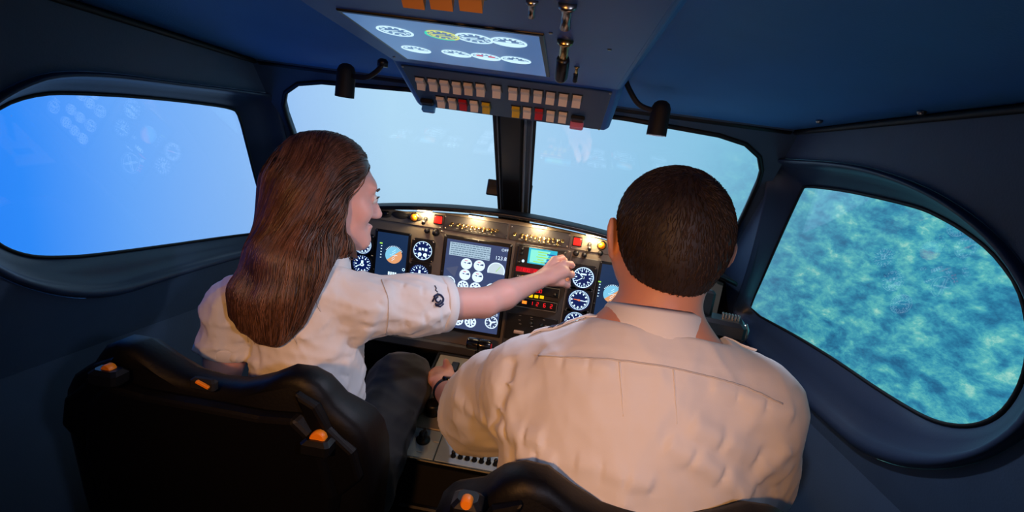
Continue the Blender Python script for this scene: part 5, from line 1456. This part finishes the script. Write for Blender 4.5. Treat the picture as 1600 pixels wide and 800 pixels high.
def emblem(parent, vol, t):
    """round navy emblem with a small script line above it, lying on the sleeve"""
    P = vol.hit(684, 468); R = .0125; n = None
    def lay(loop): return list(vol.project(np.array(vol.hits([(684 + x, 468 + y) for x, y in loop])), .0012, 3))
    mb = MB()
    def arc(r, a0, a1, cx=0, cy=0): return [(cx + r * cos(a), cy + r * sin(a)) for a in np.linspace(a0, a1, 22)]
    mb.tube(lay(arc(7.5, -2.6, 2.2)), .0024, 5); mb.tube(lay(arc(4.0, .3, 4.6)), .0020, 5); mb.tube(lay([(-9, 3), (-5, -5), (0, -9)]), .0018, 5); mb.tube(lay([(-4, 9), (3, 11), (8, 7)]), .0018, 5)
    mb.build('emblem', M_NAVY, parent, smooth=True)
    mb = MB(); mb.tube(lay([(-5, -21), (-3, -17), (-4, -14), (-1, -11)]), .0013, 5); mb.build('emblem_script', M_NAVY, parent, smooth=True)

# ---------------------------------------------------------------- the man
def man():
    t = thing('person', (.31, .80, 0), 'man with short dark hair in a white shirt seen from behind', 'person')
    h = Head(atd(1042, 374, .80), radians(-4), radians(10), radians(1), 1.0, (1.05, 1.0, .89))
    NB = np.array([.300, .755, 1.020])
    LS = atd(828, 603, .82); RS = atd(1176, 638, .745)
    CH = np.array([.298, .735, .860]); WA = np.array([.300, .745, .70]); PE = np.array([.305, .775, .53])
    LE = atd(733, 640, 1.08); LW = atd(697, 612, 1.27); LK = atd(692, 588, 1.345)
    RE = np.array([.505, .790, .735]); RW = np.array([.46, 1.02, .700]); RK = np.array([.44, 1.11, .71])
    HL, HR = np.array([.215, .80, .52]), np.array([.395, .80, .52]); KL, KR = np.array([.215, 1.16, .60]), np.array([.44, 1.18, .60]); AL, AR = np.array([.24, 1.40, .14]), np.array([.44, 1.42, .14])
    v = Vol((-.17, .54, .06), (.62, 1.56, 1.30), .0038)
    head_volume(v, h, False)
    v.cone(h(0, -.030, -.06), NB + (0, .012, -.02), .059, .062, .03); v.ell(NB + (0, 0, .0), (.075, .05, .04), None, .04)
    v.ell(CH, (.160, .100, .17), None, .05); v.ell(WA, (.14, .10, .15), None, .05); v.ell(PE, (.16, .12, .12), None, .05)
    for S in (LS, RS): v.cone(NB + (0, 0, -.03), S, .05, .05, .05)
    v.chain([LS, LS + (LE - LS) * .5, LE, LE + (LW - LE) * .35, LW], [.054, .048, .042, .042, .029], .015)
    v.chain([RS, RS + (RE - RS) * .5, RE, RE + (RW - RE) * .35, RW], [.054, .048, .042, .042, .029], .015)
    # left hand over the lever, thumb up
    f = nrm(LK - LW); upv = nrm(np.array([.25, -.25, .9])); u = nrm(upv - f * np.dot(upv, f)); sd = np.cross(f, u)      # sd points right (thumb side for a left hand, palm down)
    v.cone(LW, LW + (LK - LW) * .5, .027, .033, .012, flat=(u, 1.35)); v.cone(LW + (LK - LW) * .5, LK, .033, .037, .012, flat=(u, 1.6))
    for i in range(4):
        o = LK + sd * (1.3 - i) * .019 - f * .004 * abs(i - 1)
        l = [(.044, .027, .022), (.048, .031, .023), (.044, .028, .022), (.034, .021, .018)][i]; pts = [o - f * .03, o]; p = o; a = 0; rs = [.0105, .0112]
        for j, c_ in enumerate((.55, .75, .6)):
            a += c_; p = p + (f * cos(a) - u * sin(a)) * l[j]; pts.append(p); rs.append((.0100, .0090, .0076)[j])
        v.chain(pts, rs, .004)
    v.chain([LW + (LK - LW) * .3 + sd * .016, atd(703, 590, 1.33), atd(700, 577, 1.345), atd(697, 565, 1.35)], [.0155, .0135, .0118, .0088], .008)
    hand(v, RW, RK, (0, 0, 1), (.5, .6, .4), 1.0, -1, 1.05)
    for H, K, A in ((HL, KL, AL), (HR, KR, AR)): v.chain([H, K, K + (A - K) * .4, A], [.08, .056, .054, .04], .04); v.cone(A, A + (0, .15, -.03), .04, .03, .03)
    vol_obj('body', v, M_SKINM, t, 1); eyes(t, h)
    br = MB()
    for sg in (-1, 1): br.tube([h(sg * .014, .1015, .022), h(sg * .030, .0995, .028), h(sg * .046, .088, .024)], [.0026, .0034, .0016], 6)
    br.build('eyebrows', M_HAIRM, t, smooth=True)
    # shirt
    s = Vol((-.09, .52, .46), (.62, 1.10, 1.10), .0042, .09)
    s.ell(CH + (0, -.004, .01), (.190, .126, .180), None, .05); s.ell(CH + (0, -.012, -.09), (.195, .125, .17), None, .06); s.ell(WA, (.172, .130, .17), None, .06); s.ell(PE + (0, 0, .06), (.18, .14, .11), None, .05)
    s.cone(NB + (0, 0, -.035), LS + (0, 0, .002), .062, .066, .05); s.cone(NB + (0, 0, -.035), RS + (0, 0, .002), .062, .064, .05)
    LH = LS + (LE - LS) * .82; RH = RS + (RE - RS) * .74
    s.chain([LS, LS + (LE - LS) * .45, LH + (LE - LS) * .12], [.072, .080, .080], .04); s.cone(LS + (LE - LS) * .45 + (0, 0, -.02), LH + (-.005, -.01, -.030), .070, .068, .03)
    s.chain([RS, RS + (RE - RS) * .45, RH + (RE - RS) * .1], [.068, .068, .066], .03)
    folds(s, 21, .0026, 16, (1.3, 1, 1)); folds(s, 23, .0008, 50, (1, 1, 1.2))
    for a_, b_, am, wd in (((1080, 660), (1230, 740), .010, .013), ((1040, 690), (1170, 770), .010, .012), ((1110, 600), (1240, 650), .007, .012), ((765, 665), (850, 690), .012, .012), ((775, 700), (870, 725), .010, .010), ((800, 560), (770, 680), -.010, .010), ((840, 560), (960, 575), .006, .010), ((1150, 780), (1235, 700), .008, .012), ((900, 720), (1020, 760), .006, .012), ((710, 620), (760, 660), .006, .012)): ridge_px(s, a_, b_, am, wd)
    s.cut(LH, LE - LS, .004, LH - .13, LH + .13); s.cut(RH, RE - RS, .004, RH - .11, RH + .11)
    s.cone(LH - (LE - LS) * .1, LE, .062, .062, .004, True); s.cone(RH - (RE - RS) * .1, RE, .054, .054, .004, True)
    s.cut(NB + (0, 0, .004), (.05, .30, .95), .004, NB - .09, NB + .10); s.cone(NB + (0, .01, -.03), NB + (0, .04, .10), .060, .064, .004, True)
    sh = vol_obj('shirt', s, M_SHIRT, t, 1)
    collar(sh, s, NB + (0, .010, -.002), .067, (-.02, .26, .96), radians(10), .034)
    # yoke seam across the back, with pleats
    pts = s.project(np.array(s.hits([tuple(q) for q in curve_pts([(842, 556), (905, 560), (960, 563), (1030, 572), (1100, 587), (1165, 606), (1222, 632)], 60)])), .0006, 3)
    MB().tube(list(pts), .0014, 5).build('yoke_seam', M_LINEN, sh, smooth=True)
    for px, py in ((968, 566), (1052, 578)):
        q = s.project(np.array(s.hits([(px + 6 * i / 13, py + 85 * i / 13) for i in range(14)])), .0002, 3); MB().tube(list(q), [.0014 * (1 - i / (len(q) + 2)) for i in range(len(q))], 5).build('pleat', M_SHIRT, sh, smooth=True)
    # epaulettes: strap with navy rank bars near the shoulder end
    for S, sg in ((LS, -1), (RS, 1)):
        fw_ = .016 if sg < 0 else .045; o_ = S + (0, fw_, .070); i_ = NB + (sg * .075, fw_ - .01, -.01); L_ = []
        dirv = nrm(o_ - i_); wd = nrm(np.cross(dirv, (0, 0, 1))) * .021
        for kk in range(12): L_.append(i_ + (o_ - i_) * (kk / 11))
        c_ = s.project(np.array(L_), .003); e1 = s.project(c_ + wd, .0035); e2 = s.project(c_ - wd, .0035); e1 += (0, 0, .001); nb = len(c_)
        top_ = np.concatenate([e1, c_ + (0, 0, .002), e2]); bot = top_ - (0, 0, .0025); fs = []
        for rr in range(2):
            for kk in range(nb - 1):
                a = rr * nb + kk; fs += [(a, a + 1, a + nb + 1, a + nb), (3 * nb + a, 3 * nb + a + nb, 3 * nb + a + nb + 1, 3 * nb + a + 1)]
        mb = MB(); mb.add(list(top_) + list(bot), fs + [(kk + 1, kk, 3 * nb + kk, 3 * nb + kk + 1) for kk in range(nb - 1)] + [(2 * nb + kk, 2 * nb + kk + 1, 5 * nb + kk + 1, 5 * nb + kk) for kk in range(nb - 1)]); ep = mb.build('epaulette', M_SHIRT, sh, smooth=True)
        for f0 in (.50, .66):
            k0 = int(f0 * 11); mb = MB(); P_ = [e1[k0], c_[k0] + (0, 0, .002), e2[k0]]; Q_ = [e1[k0 + 1], c_[k0 + 1] + (0, 0, .002), e2[k0 + 1]]
            mb.add([p + np.array([0, 0, .0012]) for p in P_ + Q_] + [p + np.array([0, 0, -.001]) for p in P_ + Q_], [(0, 1, 4, 3), (1, 2, 5, 4), (9, 10, 7, 6), (10, 11, 8, 7), (3, 4, 10, 9), (4, 5, 11, 10), (1, 0, 6, 7), (2, 1, 7, 8)]); mb.build('rank_bar', M_NAVY, ep)
    # trousers, shoes
    w = Vol((.08, .60, .05), (.58, 1.56, .72), .006); w.ell(PE + (0, 0, -.01), (.175, .14, .13), None, .05)
    for H, K, A in ((HL, KL, AL), (HR, KR, AR)): w.chain([H, K, K + (A - K) * .5, A], [.096, .074, .068, .064], .05)
    folds(w, 6, .004, 24); vol_obj('trousers', w, M_TROUS, t, 1)
    for A in (AL, AR):
        q = Vol(A - .16, A + (.1, .26, .1), .006); q.cone(A + (0, -.01, -.09), A + (0, .17, -.10), .045, .038, .02, flat=((1, 0, 0), 1.1)); q.cone(A, A + (0, 0, -.08), .047, .047, .02); q.cut(A + (0, 0, -.136), (0, 0, -1), .004); vol_obj('shoe', q, M_BLACK, t, 1)
    # wristwatch
    d_ = nrm(LW - LE); u_ = nrm(np.cross(d_, (0, 0, 1.))); w_ = np.cross(d_, u_); wc = LW - d_ * .004
    wt = MB().lathe([(.0285, -.010), (.0325, -.009), (.0330, 0), (.0325, .009), (.0285, .010)], 26).build('wristwatch', M_BLACK, t, frameM(wc, tuple(u_), tuple(w_), tuple(d_)), smooth=True)
    un = nrm(u - d_ * np.dot(u, d_)); MB().lathe([(.017, 0), (.018, .004), (.016, .009), (0, .010)], 20).build('watch_case', mat('glossy_black', (10, 10, 12), .18), wt, frameM(wc + un * .028, tuple(nrm(np.cross(d_, un))), tuple(d_), tuple(un)), angle=40)
    # hair: close cap plus short strands following the whorl
    g = Vol(h.c - .16, h.c + .17, .0035); k = h.k
    g.ell(h(0, -.014, .034), np.array((.0785, .0985, .0905)) * k, h.R, .02); g.ell(h(0, -.044, -.006), np.array((.0735, .070, .086)) * k, h.R, .03); g.cone(h(0, -.050, -.04), h(0, -.045, -.08), .052, .048, .03)
    g.cut(h(0, .060, .02), h.R @ np.array([0, .88, -.48]), .006); g.cut(h(0, -.06, -.080), h.R @ np.array([0, .35, -.94]), .012)
    for sg in (-1, 1): g.ell(h(sg * .090, .004, -.022), np.array((.026, .034, .046)) * k, h.R, .006, True)
    hm = vol_obj('hair', g, M_HAIRM, t, 1)
    V, F = g.skin(); pick = RNG.choice(len(V), 9000); P = V[pick] + RNG.normal(0, .0012, (9000, 3)); nr = g.grad(P)
    P = g.project(P, -.001, 2)
    wh = h(.012, -.072, .085); dv = P - wh; ax_ = nrm(h.R @ np.array([0, -.6, .8])); sw = np.cross(ax_, dv)
    rad = np.linalg.norm(dv, axis=1, keepdims=True); fl = dv / (rad + 1e-6) + .9 * sw / (np.linalg.norm(sw, axis=1, keepdims=True) + 1e-6) * np.exp(-(rad / .06) ** 2) + np.array([0, 0, -.5]) * np.clip(rad / .08, 0, 1) + RNG.normal(0, .22, P.shape)
    fl = fl - nr * (fl * nr).sum(1, keepdims=True); fl /= np.linalg.norm(fl, axis=1, keepdims=True) + 1e-9
    ln = RNG.uniform(.008, .014, (9000, 1)) * np.clip(((P - h.c) @ (h.R @ np.array([0, -.2, 1.0])) + .12)[:, None] / .12, .35, 1)
    paths = np.stack([P, P + (fl * .8 + nr * .26) * ln * .5, P + (fl * .97 + nr * .16) * ln], 1)
    _link(bpy.data.objects.new('hair_strands', strands_mesh('hair_strands', paths, .0008, .0003, M_HAIRMS)), None, hm)
    return t
woman()
man()
